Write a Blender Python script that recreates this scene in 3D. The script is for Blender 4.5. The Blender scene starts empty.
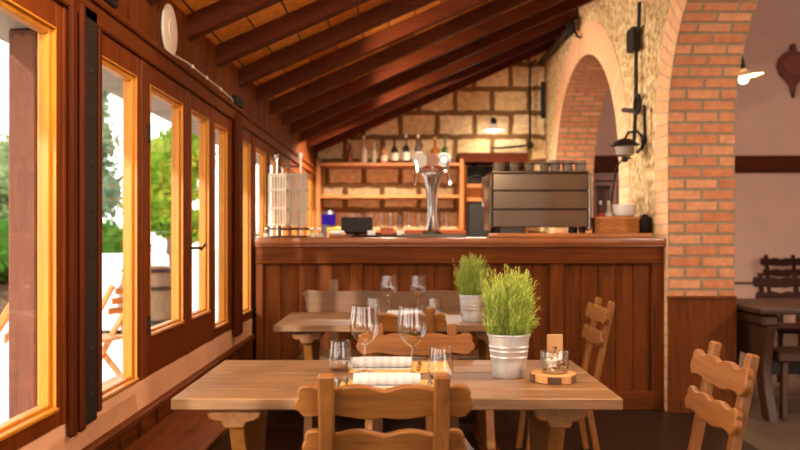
import bpy, bmesh, math, random
from mathutils import Vector, Matrix
R = math.radians
random.seed(7)
sc = bpy.context.scene
COL = sc.collection

# ------------------------------------------------------------------ camera
CAMZ = 1.24
cd = bpy.data.cameras.new('camera'); cam = bpy.data.objects.new('camera', cd); COL.objects.link(cam)
cam.location = (0, 0, CAMZ); cam.rotation_euler = (R(90), 0, 0)
cd.lens = 38.34; cd.sensor_width = 36; cd.sensor_fit = 'HORIZONTAL'
cd.shift_y = 9 / 800.0
cd.clip_start = 0.05
cd.dof.use_dof = True; cd.dof.focus_distance = 2.95; cd.dof.aperture_fstop = 3.0
sc.camera = cam

# ------------------------------------------------------------------ world, sun, exposure
wd = bpy.data.worlds.new('sky'); sc.world = wd; wd.use_nodes = True
wn = wd.node_tree.nodes; wl = wd.node_tree.links; wn.clear()
wo = wn.new('ShaderNodeOutputWorld'); bg = wn.new('ShaderNodeBackground')
tc = wn.new('ShaderNodeTexCoord'); sep = wn.new('ShaderNodeSeparateXYZ'); rp = wn.new('ShaderNodeValToRGB')
rp.color_ramp.elements[0].position = 0.0; rp.color_ramp.elements[0].color = (1.0, 0.93, 0.83, 1)
rp.color_ramp.elements[1].position = 0.6; rp.color_ramp.elements[1].color = (0.93, 0.95, 0.97, 1)
wl.new(tc.outputs['Generated'], sep.inputs[0]); wl.new(sep.outputs['Z'], rp.inputs[0])
wl.new(rp.outputs[0], bg.inputs['Color']); wl.new(bg.outputs[0], wo.inputs[0])
bg.inputs['Strength'].default_value = 3.4

sd = bpy.data.lights.new('sun', 'SUN'); sun = bpy.data.objects.new('sun', sd); COL.objects.link(sun)
sd.energy = 3.2; sd.angle = R(1.5); sd.color = (1.0, 0.9, 0.76)
sun.rotation_euler = Vector((0.30, 0.85, -0.25)).to_track_quat('-Z', 'Y').to_euler()

vs = sc.view_settings
vs.view_transform = 'Standard'; vs.look = 'None'; vs.gamma = 1; vs.use_curve_mapping = False
vs.exposure = 0.62
sc.cycles.max_bounces = 10; sc.cycles.diffuse_bounces = 5; sc.cycles.transparent_max_bounces = 16
sc.cycles.transmission_bounces = 8
sc.cycles.caustics_reflective = False; sc.cycles.caustics_refractive = False
sc.cycles.sample_clamp_indirect = 6

# ------------------------------------------------------------------ colour and materials
def lin(h):
    h = h.lstrip('#'); o = []
    for i in (0, 2, 4):
        c = int(h[i:i+2], 16) / 255
        o.append(c / 12.92 if c <= .04045 else ((c + .055) / 1.055) ** 2.4)
    return (*o, 1)

def newmat(name):
    m = bpy.data.materials.new(name); m.use_nodes = True
    n = m.node_tree.nodes; l = m.node_tree.links; n.clear()
    out = n.new('ShaderNodeOutputMaterial')
    return m, n, l, out

def ramp(n, stops):
    r = n.new('ShaderNodeValToRGB'); e = r.color_ramp.elements
    e[0].position, e[0].color = stops[0][0], stops[0][1]
    e[1].position, e[1].color = stops[-1][0], stops[-1][1]
    for p, c in stops[1:-1]:
        x = e.new(p); x.color = c
    return r

_cache = {}
def wood(name, dark, light, axis='X', rough=.45, fine=1.0, bump=.25, spec=.5, contrast=(.25, .75)):
    key = (name, axis)
    if key in _cache: return _cache[key]
    m, n, l, out = newmat(name + '_' + axis.lower())
    b = n.new('ShaderNodeBsdfPrincipled'); tc = n.new('ShaderNodeTexCoord')
    oi = n.new('ShaderNodeObjectInfo'); mul = n.new('ShaderNodeVectorMath'); mul.operation = 'MULTIPLY'
    cmb = n.new('ShaderNodeCombineXYZ')
    for i in range(3): l.new(oi.outputs['Random'], cmb.inputs[i])
    mul.inputs[1].default_value = (7.3, 11.1, 5.7); l.new(cmb.outputs[0], mul.inputs[0])
    add = n.new('ShaderNodeVectorMath'); l.new(tc.outputs['Object'], add.inputs[0]); l.new(mul.outputs[0], add.inputs[1])
    mp = n.new('ShaderNodeMapping'); s = [14 * fine] * 3; s['XYZ'.index(axis)] = 1.1 * fine
    mp.inputs['Scale'].default_value = s; l.new(add.outputs[0], mp.inputs[0])
    n1 = n.new('ShaderNodeTexNoise'); n1.inputs['Scale'].default_value = 1.6; n1.inputs['Detail'].default_value = 5
    n1.inputs['Roughness'].default_value = .62; n1.inputs['Distortion'].default_value = .7
    l.new(mp.outputs[0], n1.inputs['Vector'])
    mp2 = n.new('ShaderNodeMapping'); s2 = [70 * fine] * 3; s2['XYZ'.index(axis)] = 3.0 * fine
    mp2.inputs['Scale'].default_value = s2; l.new(add.outputs[0], mp2.inputs[0])
    n2 = n.new('ShaderNodeTexNoise'); n2.inputs['Scale'].default_value = 1.5; n2.inputs['Detail'].default_value = 3
    l.new(mp2.outputs[0], n2.inputs['Vector'])
    mx = n.new('ShaderNodeMath'); mx.operation = 'MULTIPLY_ADD'; mx.inputs[1].default_value = .35
    l.new(n2.outputs[0], mx.inputs[0])
    sc_ = n.new('ShaderNodeMath'); sc_.operation = 'MULTIPLY'; sc_.inputs[1].default_value = .65
    l.new(n1.outputs[0], sc_.inputs[0]); l.new(sc_.outputs[0], mx.inputs[2])
    r = ramp(n, [(contrast[0], lin(dark)), (contrast[1], lin(light))]); l.new(mx.outputs[0], r.inputs[0])
    l.new(r.outputs[0], b.inputs['Base Color'])
    b.inputs['Roughness'].default_value = rough; b.inputs['Specular IOR Level'].default_value = spec
    bp = n.new('ShaderNodeBump'); bp.inputs['Strength'].default_value = bump; bp.inputs['Distance'].default_value = .004
    l.new(mx.outputs[0], bp.inputs['Height']); l.new(bp.outputs[0], b.inputs['Normal'])
    l.new(b.outputs[0], out.inputs[0]); _cache[key] = m
    return m

def plain(name, col, rough=.5, metal=0, spec=.5, noise=0, nscale=30, bump=0, trans=0, coat=0):
    if name in _cache: return _cache[name]
    m, n, l, out = newmat(name); b = n.new('ShaderNodeBsdfPrincipled')
    c = lin(col) if isinstance(col, str) else col
    b.inputs['Base Color'].default_value = c; b.inputs['Roughness'].default_value = rough
    b.inputs['Metallic'].default_value = metal; b.inputs['Specular IOR Level'].default_value = spec
    b.inputs['Transmission Weight'].default_value = trans; b.inputs['Coat Weight'].default_value = coat
    if noise or bump:
        t = n.new('ShaderNodeTexCoord'); x = n.new('ShaderNodeTexNoise'); x.inputs['Scale'].default_value = nscale
        x.inputs['Detail'].default_value = 6; l.new(t.outputs['Object'], x.inputs['Vector'])
        if noise:
            d = [max(0, v * (1 - noise)) for v in c[:3]]; e = [min(1, v * (1 + noise)) for v in c[:3]]
            r = ramp(n, [(.3, (*d, 1)), (.7, (*e, 1))]); l.new(x.outputs[0], r.inputs[0]); l.new(r.outputs[0], b.inputs['Base Color'])
        if bump:
            bp = n.new('ShaderNodeBump'); bp.inputs['Strength'].default_value = bump; bp.inputs['Distance'].default_value = .01
            l.new(x.outputs[0], bp.inputs['Height']); l.new(bp.outputs[0], b.inputs['Normal'])
    l.new(b.outputs[0], out.inputs[0]); _cache[name] = m
    return m

def thin_glass(name, tint=(1, 1, 1, 1), refl=1.0, edge=0):
    m, n, l, out = newmat(name)
    t = n.new('ShaderNodeBsdfTransparent'); t.inputs[0].default_value = tint
    if edge:
        lw = n.new('ShaderNodeLayerWeight'); lw.inputs[0].default_value = .5; p3 = n.new('ShaderNodeMath'); p3.operation = 'POWER'; p3.inputs[1].default_value = 3
        er = ramp(n, [(0, tint), (1, (edge, edge, edge, 1))]); l.new(lw.outputs['Facing'], p3.inputs[0]); l.new(p3.outputs[0], er.inputs[0]); l.new(er.outputs[0], t.inputs[0])
    g = n.new('ShaderNodeBsdfGlossy'); g.inputs['Roughness'].default_value = .02
    f = n.new('ShaderNodeLayerWeight'); f.inputs[0].default_value = .5
    pw = n.new('ShaderNodeMath'); pw.operation = 'POWER'; pw.inputs[1].default_value = 4; l.new(f.outputs['Facing'], pw.inputs[0])
    k = n.new('ShaderNodeMath'); k.operation = 'MULTIPLY_ADD'; k.inputs[1].default_value = .55 * refl; k.inputs[2].default_value = .035 * refl; k.use_clamp = True
    mix = n.new('ShaderNodeMixShader')
    l.new(pw.outputs[0], k.inputs[0]); l.new(k.outputs[0], mix.inputs[0])
    l.new(t.outputs[0], mix.inputs[1]); l.new(g.outputs[0], mix.inputs[2]); l.new(mix.outputs[0], out.inputs[0])
    return m

def emit(name, col, s):
    m, n, l, out = newmat(name); e = n.new('ShaderNodeEmission')
    e.inputs[0].default_value = lin(col); e.inputs[1].default_value = s; l.new(e.outputs[0], out.inputs[0]); return m

def brick_mat(name, c1, c2, mortar, bw, rh, ms, rough=.85, bump=.6, noise=.25, offset=.5, wobble=.0, mscale=1.0):
    m, n, l, out = newmat(name); b = n.new('ShaderNodeBsdfPrincipled')
    uv = n.new('ShaderNodeUVMap'); src = uv.outputs[0]
    if wobble:
        nz = n.new('ShaderNodeTexNoise'); nz.inputs['Scale'].default_value = 5; nz.inputs['Detail'].default_value = 4
        l.new(src, nz.inputs['Vector'])
        sb = n.new('ShaderNodeVectorMath'); sb.operation = 'SUBTRACT'; sb.inputs[1].default_value = (.5, .5, .5)
        l.new(nz.outputs['Color'], sb.inputs[0])
        sm = n.new('ShaderNodeVectorMath'); sm.operation = 'SCALE'; sm.inputs['Scale'].default_value = wobble; l.new(sb.outputs[0], sm.inputs[0])
        ad = n.new('ShaderNodeVectorMath'); l.new(src, ad.inputs[0]); l.new(sm.outputs[0], ad.inputs[1]); src = ad.outputs[0]
    br = n.new('ShaderNodeTexBrick'); br.offset = offset; br.squash = 1; br.squash_frequency = 2
    br.inputs['Scale'].default_value = 1; br.inputs['Brick Width'].default_value = bw; br.inputs['Row Height'].default_value = rh
    br.inputs['Mortar Size'].default_value = ms; br.inputs['Mortar Smooth'].default_value = .35 * mscale; br.inputs['Bias'].default_value = 0
    br.inputs['Color1'].default_value = lin(c1); br.inputs['Color2'].default_value = lin(c2); br.inputs['Mortar'].default_value = lin(mortar)
    l.new(src, br.inputs['Vector'])
    nz2 = n.new('ShaderNodeTexNoise'); nz2.inputs['Scale'].default_value = 14; nz2.inputs['Detail'].default_value = 8; nz2.inputs['Roughness'].default_value = .7
    l.new(uv.outputs[0], nz2.inputs['Vector'])
    r = ramp(n, [(.3, (1 - noise * 1.3,) * 3 + (1,)), (.7, (1 + noise * .6,) * 3 + (1,))]); l.new(nz2.outputs[0], r.inputs[0])
    mm = n.new('ShaderNodeMix'); mm.data_type = 'RGBA'; mm.blend_type = 'MULTIPLY'; mm.inputs[0].default_value = 1
    l.new(br.outputs['Color'], mm.inputs[6]); l.new(r.outputs[0], mm.inputs[7]); l.new(mm.outputs[2], b.inputs['Base Color'])
    b.inputs['Roughness'].default_value = rough; b.inputs['Specular IOR Level'].default_value = .2
    iv = n.new('ShaderNodeMath'); iv.operation = 'MULTIPLY_ADD'; iv.inputs[1].default_value = -1; 
    l.new(br.outputs['Fac'], iv.inputs[0]); 
    hs = n.new('ShaderNodeMath'); hs.operation = 'MULTIPLY'; hs.inputs[1].default_value = .5; l.new(nz2.outputs[0], hs.inputs[0]); l.new(hs.outputs[0], iv.inputs[2])
    bp = n.new('ShaderNodeBump'); bp.inputs['Strength'].default_value = bump; bp.inputs['Distance'].default_value = .012
    l.new(iv.outputs[0], bp.inputs['Height']); l.new(bp.outputs[0], b.inputs['Normal'])
    l.new(b.outputs[0], out.inputs[0]); return m

def rubble_mat(name):
    m, n, l, out = newmat(name); b = n.new('ShaderNodeBsdfPrincipled'); uv = n.new('ShaderNodeUVMap')
    v = n.new('ShaderNodeTexVoronoi'); v.inputs['Scale'].default_value = 10; v.feature = 'F1'
    nz = n.new('ShaderNodeTexNoise'); nz.inputs['Scale'].default_value = 17; nz.inputs['Detail'].default_value = 8; nz.inputs['Roughness'].default_value = .72
    l.new(uv.outputs[0], nz.inputs['Vector'])
    ad = n.new('ShaderNodeMix'); ad.data_type = 'RGBA'; ad.inputs[0].default_value = .18
    l.new(uv.outputs[0], ad.inputs[6]); l.new(nz.outputs['Color'], ad.inputs[7]); l.new(ad.outputs[2], v.inputs['Vector'])
    r = ramp(n, [(.33, lin('#6e5033')), (.44, lin('#c9a470')), (.55, lin('#efd6a6')), (.7, lin('#fff3d8'))]); l.new(nz.outputs[0], r.inputs[0])
    r2 = ramp(n, [(0, (.75, .68, .6, 1)), (1, (1, 1, 1, 1))]); l.new(v.outputs['Color'], r2.inputs[0])
    mm = n.new('ShaderNodeMix'); mm.data_type = 'RGBA'; mm.blend_type = 'MULTIPLY'; mm.inputs[0].default_value = 1
    l.new(r.outputs[0], mm.inputs[6]); l.new(r2.outputs[0], mm.inputs[7]); l.new(mm.outputs[2], b.inputs['Base Color'])
    b.inputs['Roughness'].default_value = .9; b.inputs['Specular IOR Level'].default_value = .15
    bp = n.new('ShaderNodeBump'); bp.inputs['Strength'].default_value = .9; bp.inputs['Distance'].default_value = .03
    l.new(nz.outputs[0], bp.inputs['Height']); l.new(bp.outputs[0], b.inputs['Normal'])
    l.new(b.outputs[0], out.inputs[0]); return m

# woods
def W_bar(a): return wood('bar_oak', '#361603', '#7c3d0f', a, rough=.55, spec=.1)
def W_dark(a): return wood('dark_beam', '#2e0f02', '#5c2406', a, rough=.6, spec=.1)
def W_table(a): return wood('table_oak', '#583a1e', '#9c6f42', a, rough=.41, bump=.45, contrast=(.3, .7))
def W_chair(a): return wood('chair_wood', '#5f330f', '#a2672c', a, rough=.45, spec=.35, bump=.3)
def W_win_lit(a): return wood('window_wood_lit', '#9a540f', '#d08a22', a, rough=.4, spec=.3)  # window wood with the light on sash and reveal put into its colour
def W_win_shaded(a): return wood('window_frame', '#421804', '#7c380c', a, rough=.5, spec=.12)  # same window wood, darkened for the shaded indoor faces
def W_board(a): return wood('wall_board', '#431a04', '#74370c', a, rough=.55, spec=.12)
def W_bench(a): return wood('bench_wood', '#4f3018', '#805630', a, rough=.42)
def W_light(a): return wood('light_wood', '#b8763a', '#dfa566', a, rough=.5)
def W_back(a): return wood('shelf_wood', '#7a421c', '#b87434', a, rough=.5)
M = dict(
 plaster=plain('sill_plaster', '#dba27c', .9, noise=.08, nscale=6, bump=.25, spec=.15),
 pinkwall=plain('pink_plaster', '#c09c8e', .92, noise=.05, nscale=3, bump=.15, spec=.1),
 white=plain('white_enamel', '#e9e2d6', .35),
 black=plain('black_metal', '#17110d', .6, spec=.25),
 iron=plain('old_iron', '#241c15', .6, metal=.5, noise=.3),
 chrome=plain('chrome', '#d8d4cd', .12, metal=1),
 steel=plain('brushed_steel', '#857668', .2, metal=1),
 zinc=plain('galvanised_zinc', '#d2d2d0', .36, metal=.6, noise=.12, nscale=18),
 napkin=plain('napkin', '#ece7e1', .9),
 mat=plain('paper_mat', '#d9ad5a', .85, noise=.06),
 soil=plain('potting_soil', '#2b1c10', .95, noise=.4),
 pane=thin_glass('window_glass', refl=.7),
 tumbler=thin_glass('tumbler_glass', (.96, .97, .97, 1), 2, .5),
 glass=thin_glass('wine_glass', (.985, .988, .988, 1), 3.2, .55),
 floor=plain('terrazzo_shaded', '#2c1d13', .42, noise=.35, nscale=120, spec=.4),  # floor colour darkened for the shade in the dining room
)

# ------------------------------------------------------------------ mesh builder
class MB:
    def __init__(s):
        s.bm = bmesh.new(); s.uv = s.bm.loops.layers.uv.new('UVMap')
    def _xf(s, verts, mat):
        if mat is not None: bmesh.ops.transform(s.bm, matrix=mat, verts=verts)
    def box(s, lo, hi, bev=0, seg=1, mat=None):
        lo, hi = Vector(lo), Vector(hi); c = (lo + hi) / 2; d = hi - lo
        r = bmesh.ops.create_cube(s.bm, size=1, matrix=Matrix.Translation(c) @ Matrix.Diagonal((*d, 1)))
        v = r['verts']
        if bev:
            e = list({e for x in v for e in x.link_edges})
            rr = bmesh.ops.bevel(s.bm, geom=e, offset=bev, segments=seg, profile=.5, affect='EDGES')
            v = list({x for f in rr['faces'] for x in f.verts} | {x for x in v if x.is_valid})
        s._xf(v, mat); return s
    def prism(s, pts, a, b, plane='XZ', bev=0, mat=None):
        """polygon pts in plane, extruded along the remaining axis from a to b"""
        def P(p, t):
            return {'XZ': (p[0], t, p[1]), 'YZ': (t, p[0], p[1]), 'XY': (p[0], p[1], t)}[plane]
        A = [s.bm.verts.new(P(p, a)) for p in pts]; B = [s.bm.verts.new(P(p, b)) for p in pts]
        n = len(pts); fs = [s.bm.faces.new(A), s.bm.faces.new(B[::-1])]
        for i in range(n): fs.append(s.bm.faces.new([A[i], B[i], B[(i+1) % n], A[(i+1) % n]]))
        bmesh.ops.recalc_face_normals(s.bm, faces=fs)
        v = A + B
        if bev:
            e = [e for e in {e for f in fs[:2] for e in f.edges}]
            rr = bmesh.ops.bevel(s.bm, geom=e, offset=bev, segments=1, affect='EDGES')
            v = list({x for x in v if x.is_valid} | {x for f in rr['faces'] for x in f.verts})
        s._xf(v, mat); return s
    def lathe(s, prof, seg=24, c=(0, 0, 0), mat=None, cap=False):
        rings = []; V = []
        for r, z in prof:
            if r < 1e-6:
                v = s.bm.verts.new((c[0], c[1], c[2] + z)); rings.append([v]); V.append(v)
            else:
                q = [s.bm.verts.new((c[0] + r * math.cos(2*math.pi*k/seg), c[1] + r * math.sin(2*math.pi*k/seg), c[2] + z)) for k in range(seg)]
                rings.append(q); V += q
        for A, B in zip(rings, rings[1:]):
            for k in range(seg):
                k2 = (k + 1) % seg
                if len(A) == 1 and len(B) == 1: continue
                if len(A) == 1: s.bm.faces.new([A[0], B[k2], B[k]])
                elif len(B) == 1: s.bm.faces.new([A[k], A[k2], B[0]])
                else: s.bm.faces.new([A[k], A[k2], B[k2], B[k]])
        if cap:
            for q in (rings[0], rings[-1]):
                if len(q) > 2: s.bm.faces.new(q)
        s._xf(V, mat); return s
    def tube(s, pts, r, seg=8, closed=False, mat=None):
        pts = [Vector(p) for p in pts]; n = len(pts); rings = []; V = []
        up = None
        for i, p in enumerate(pts):
            if closed: d = pts[(i+1) % n] - pts[i-1]
            else: d = pts[min(i+1, n-1)] - pts[max(i-1, 0)]
            d.normalize()
            if up is None: up = Vector((0, 0, 1)) if abs(d.z) < .9 else Vector((1, 0, 0))
            a = d.cross(up).normalized(); b = a.cross(d).normalized(); up = b
            rr = r[i] if isinstance(r, (list, tuple)) else r
            q = [s.bm.verts.new(p + (a * math.cos(2*math.pi*k/seg) + b * math.sin(2*math.pi*k/seg)) * rr) for k in range(seg)]
            rings.append(q); V += q
        for i in range(n if closed else n - 1):
            A, B = rings[i], rings[(i+1) % n]
            for k in range(seg): s.bm.faces.new([A[k], A[(k+1) % seg], B[(k+1) % seg], B[k]])
        if not closed:
            s.bm.faces.new(rings[0][::-1]); s.bm.faces.new(rings[-1])
        s._xf(V, mat); return s
    def ball(s, c, r, sub=2, scale=(1, 1, 1), jitter=0):
        q = bmesh.ops.create_icosphere(s.bm, subdivisions=sub, radius=1)['verts']
        for v in q:
            k = r * (1 + random.uniform(-jitter, jitter))
            v.co = Vector((v.co.x * scale[0] * k + c[0], v.co.y * scale[1] * k + c[1], v.co.z * scale[2] * k + c[2]))
        return s
    def beam(s, p0, p1, w, d, bev=0, side=(1, 0, 0)):
        """square bar from p0 to p1; w along side, d across"""
        p0, p1 = Vector(p0), Vector(p1); z = (p1 - p0); L = z.length; z.normalize()
        x = Vector(side); x = (x - z * x.dot(z)).normalized(); y = z.cross(x)
        m = Matrix((x, y, z)).transposed().to_4x4(); m.translation = p0
        return s.box((-w/2, -d/2, 0), (w/2, d/2, L), bev, 1, m)
    def quad(s, vs, uvs=None, mi=0):
        f = s.bm.faces.new([s.bm.verts.new(v) for v in vs]); f.material_index = mi
        if uvs:
            for lp, u in zip(f.loops, uvs): lp[s.uv].uv = u
        return f
    def build(s, name, mat, parent=None, angle=35, loc=None):
        me = bpy.data.meshes.new(name); s.bm.normal_update(); s.bm.to_mesh(me); s.bm.free()
        for x in (mat if isinstance(mat, (list, tuple)) else [mat]): me.materials.append(x)
        for p in me.polygons: p.use_smooth = True
        me.set_sharp_from_angle(angle=R(angle))
        o = bpy.data.objects.new(name, me); COL.objects.link(o)
        if parent is not None: o.parent = parent
        if loc is not None: o.location = loc
        return o

def tag(o, label, cat, group=None, kind=None):
    o['label'] = label; o['category'] = cat
    if group: o['group'] = group
    if kind: o['kind'] = kind
    return o
def thing(name, label, cat, loc=(0, 0, 0), rz=0, group=None, kind=None):
    o = bpy.data.objects.new(name, None); COL.objects.link(o); o.empty_display_size = .1
    o.location = loc; o.rotation_euler = (0, 0, rz)
    return tag(o, label, cat, group, kind)
def dup(root, label, loc, rz=0, group=None, scale=None):
    r = root.copy(); COL.objects.link(r); r.location = loc; r.rotation_euler = (0, 0, rz); r['label'] = label
    if scale: r.scale = scale
    if group: r['group'] = group
    for ch in list(root.children):
        c = ch.copy(); COL.objects.link(c); c.parent = r
        for g in list(ch.children):
            d = g.copy(); COL.objects.link(d); d.parent = c
    return r

# ================================================================== THE SETTING
XL, XR, XR2 = -1.05, 1.866, 2.33        # inner faces of window wall and arcade wall
YB = 10.9                                # back wall
YF = -3.2                                # end of the modelled room behind the viewpoint
SL = .445                                # roof slope
def roofz(x): return 2.2 + SL * (x - XL)  # underside of the rafters

o = MB().box((XR + .2, YF, -.1), (9, YB + .3, 0)).build('floor_beyond', plain('terrazzo_lit', '#5c4a3a', .4, noise=.35, nscale=120, spec=.4))  # same floor in its lit colour, split off from the shaded one
tag(o, 'grey brown speckled floor of the room beyond the arches', 'floor', kind='structure')
o = MB().box((XL - .12, YF, -.1), (XR + .2, YB + .3, 0)).build('floor', M['floor'])
tag(o, 'speckled stone floor of the dining room, coloured dark for its shade', 'floor', kind='structure')

# --- window wall: plaster band, wainscot, posts, head beam, boards
mb = MB(); mb.box((XL - .14, YF, .50), (XL, YB, .645)); mb.box((XL - .14, YF, 0), (XL - .01, YB, .50))
o = mb.build('wall_left', M['plaster']); tag(o, 'low peach plaster wall below the row of windows', 'wall', kind='structure')
mb = MB(); mb.box((XL - .01, YF, .02), (XL + .012, 6.0, .50)); mb.box((XL - .01, YF, .50), (XL + .03, 6.0, .53), .006)
y = YF + .1
while y < 5.9:
    mb.box((XL + .012, y, .03), (XL + .022, y + .012, .50)); y += .24
o = mb.build('trim_1', W_bar('Y')); tag(o, 'dark wooden wainscot along the foot of the window wall', 'panelling', kind='structure')
WIN = [(-2.6, -1.7), (-1.4, -.5), (-.2, .5), (.62, 1.36), (1.55, 2.60), (2.96, 3.40), (3.58, 4.12), (4.29, 4.68), (4.83, 5.18), (5.62, 5.98), (6.2, 6.66),
       (6.88, 7.36), (7.55, 8.0), (8.28, 8.74), (8.92, 9.36), (9.55, 9.98), (10.15, 10.6)]
BOT = {5: .655, 6: .81, 7: .81, 8: .70, 9: .70, 4: .70}
FZ0, FZ1 = .645, 1.95
posts = []; prev = YF
mb = MB(); T = .05
edges = [(a - T, b + T) for a, b in WIN]
prev = YF
for a, b in edges:
    if a > prev + .002: mb.box((XL - .06, prev, FZ0 + .001), (XL + .005, a, FZ1), .004)
    prev = b
mb.box((XL - .06, prev, FZ0 + .001), (XL + .005, YB, FZ1), .004)
o = mb.build('trim_2', W_win_shaded('Z')); tag(o, 'reddish wooden posts standing between the windows', 'posts', kind='structure')
mb = MB(); mb.box((XL - .12, YF, FZ1), (XL + .02, YB, 2.03), .006); mb.box((XL - .02, YF, 2.015), (XL + .04, YB, 2.04), .006)
o = mb.build('trim_3', W_board('Y')); tag(o, 'long brown head beam above the windows', 'beam', kind='structure')
mb = MB(); y = YF
while y < YB:
    mb.box((XL - .10, y + .003, 2.03), (XL + random.uniform(-.004, .004), min(y + .135, YB), 2.36)); y += .138
o = mb.build('wall_upper', W_board('Z')); tag(o, 'dark vertical boards between window beam and rafters', 'wall', kind='structure')

win_desc = {
 4: 'large window beside the front table, a brown post outside its glass',
 5: 'window just beyond the iron-strapped post, folding chair outside',
 6: 'window showing the wooden barrel and bright yellow-green vines outside',
 7: 'narrow casement window with a bronze lever handle on its frame',
 8: 'narrow window between the handled casement and the dark moulded post',
 9: 'slim window right beside the end of the bar counter',
 10: 'slim window above the bar counter, nearest to the counter end',
 11: 'window behind the basket stand on the bar',
}
for i, (a, b) in enumerate(WIN):
    z0 = BOT.get(i, .70); z1 = 1.87
    lab = win_desc.get(i)
    if lab is None:
        lab = ('window far behind the bar, hidden beyond the basket stand' if i > 11 else 'wooden window of the front bay outside the picture')
    w = thing('window_%d' % (i + 1), lab, 'window', (XL, 0, 0), kind='structure')
    if i > 11: w['group'] = 'windows far behind the bar'
    if i < 4: w['group'] = 'windows of the front bay'
    mb = MB()
    mb.box((-.055, a - T, FZ0 + .001), (.0, a, FZ1), .004); mb.box((-.055, b, FZ0 + .001), (.0, b + T, FZ1), .004)
    mb.box((-.055, a, FZ0 + .001), (.0, b, z0), .004); mb.box((-.055, a, z1), (.0, b, FZ1), .004)
    mb.build('frame', W_win_shaded('Z'), w)
    q = .005; mb = MB()
    mb.box((-.054, a - .0005, z0), (.002, a + q, z1)); mb.box((-.054, b - q, z0), (.002, b + .0005, z1)); mb.box((-.054, a + q, z1 - q), (.002, b - q, z1 + .0005))
    mb.build('lit_reveal_lining', W_win_lit('Z'), w)  # thin amber strips added to carry the glow of the lit reveals
    mb = MB(); s_ = .022
    mb.box((-.046, a, z0), (-.012, a + s_, z1), .003); mb.box((-.046, b - s_, z0), (-.012, b, z1), .003)
    mb.box((-.046, a + s_, z0), (-.012, b - s_, z0 + s_), .003); mb.box((-.046, a + s_, z1 - s_), (-.012, b - s_, z1), .003)
    mb.build('sash', W_win_lit('Z'), w)
    MB().box((-.031, a + s_ - .004, z0 + s_ - .004), (-.027, b - s_ + .004, z1 - s_ + .004)).build('pane', M['pane'], w)
    MB().box((-.013, a + .002, z0 - .001), (.012, b - .002, z0 + .012), .003).build('sill', W_win_lit('Y'), w)
    if i == 7:
        h = MB(); h.box((0, 4.245, 1.10), (.006, 4.27, 1.26), .002); h.tube([(.0, 4.257, 1.17), (.05, 4.257, 1.17)], .007)
        h.tube([(.05, 4.257, 1.17), (.055, 4.27, 1.165), (.055, 4.36, 1.19)], .008)
        hh = h.build('handle', plain('bronze', '#5a3a22', .35, metal=.8), w); hh['label'] = 'bronze lever handle'
    if i == 6:
        h = MB(); h.tube([(.004, 3.545, .82), (.004, 3.545, .90)], .009); h.tube([(.004, 3.545, 1.62), (.004, 3.545, 1.70)], .009)
        h.build('hinge', M['iron'], w)

# iron strapped post and the curtain-like dark post
mb = MB(); mb.box((XL + .005, 2.79, .61), (XL + .02, 2.90, 1.99), .003)
root = thing('trim_4', 'black iron strap with bolts on the post beside the large window', 'strap', (0, 0, 0), kind='structure')
mb.build('strap', M['iron'], root)
mb = MB()
for k in range(9): mb.ball((XL + .02, 2.845, .7 + k * .155), .011, 1, (.6, 1, 1))
mb.build('bolt', M['iron'], root)
mb = MB(); mb.box((XL + .005, 2.67, .60), (XL + .025, 2.715, 1.99), .006); mb.box((XL + .005, 2.74, .60), (XL + .03, 2.775, 1.99), .008); mb.box((XL + .005, 2.915, .63), (XL + .022, 2.945, 1.95), .004)
mb.box((XL + .005, 5.30, .60), (XL + .05, 5.44, 1.99), .015); mb.box((XL + .005, 5.47, .61), (XL + .03, 5.54, 1.97), .01)
o = mb.build('trim_5', W_dark('Z')); tag(o, 'dark moulded cover strips on the window posts', 'trim', kind='structure')

# --- back wall (ashlar) and neighbouring room walls
stone = brick_mat('ashlar_stone', '#f8ddb0', '#e9c692', '#86623c', .47, .31, .042, wobble=.07, noise=.3, bump=.9, mscale=1.2)
mb = MB()
mb.quad([(XL - .12, YB, 0), (XR, YB, 0), (XR, YB, 4.2), (XL - .12, YB, 4.2)], [(0, 0), (XR-XL+.12, 0), (XR-XL+.12, 4.2), (0, 4.2)])
mb.quad([(XL - .12, YB+.3, 0), (XL - .12, YB+.3, 4.2), (XR, YB+.3, 4.2), (XR, YB+.3, 0)], [(0, 0), (0, 4), (3, 4), (3, 0)])
o = mb.build('wall_back', stone); tag(o, 'back wall of large pale stone blocks behind the bar', 'wall', kind='structure')
mb = MB(); mb.box((XR2, YB, 0), (9, YB + .3, 5))
o = mb.build('wall_far', M['pinkwall']); tag(o, 'dusky pink plaster wall of the room beyond the arches', 'wall', kind='structure')
o = MB().box((XR2 - .1, YB - .05, 2.02), (9, YB, 2.24), .006).build('trim_6', W_dark('X')); tag(o, 'dark wooden rail across the pink wall beyond the arches', 'rail', kind='structure')
o = MB().box((XR2 - .1, YB - .012, .60), (9, YB, .625)).build('trim_7', W_dark('X')); tag(o, 'thin dark line low on the wall beyond the arches', 'rail', kind='structure')
o = MB().box((8.9, YF, 0), (9.2, YB, 5)).build('wall_right', M['pinkwall']); tag(o, 'side wall of the room beyond the arches', 'wall', kind='structure')
o = MB().box((XR, YF, 4.6), (9.2, YB + .3, 4.7)).build('ceiling_beyond', M['pinkwall']); tag(o, 'high ceiling of the room beyond the arches', 'ceiling', kind='structure')

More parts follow.
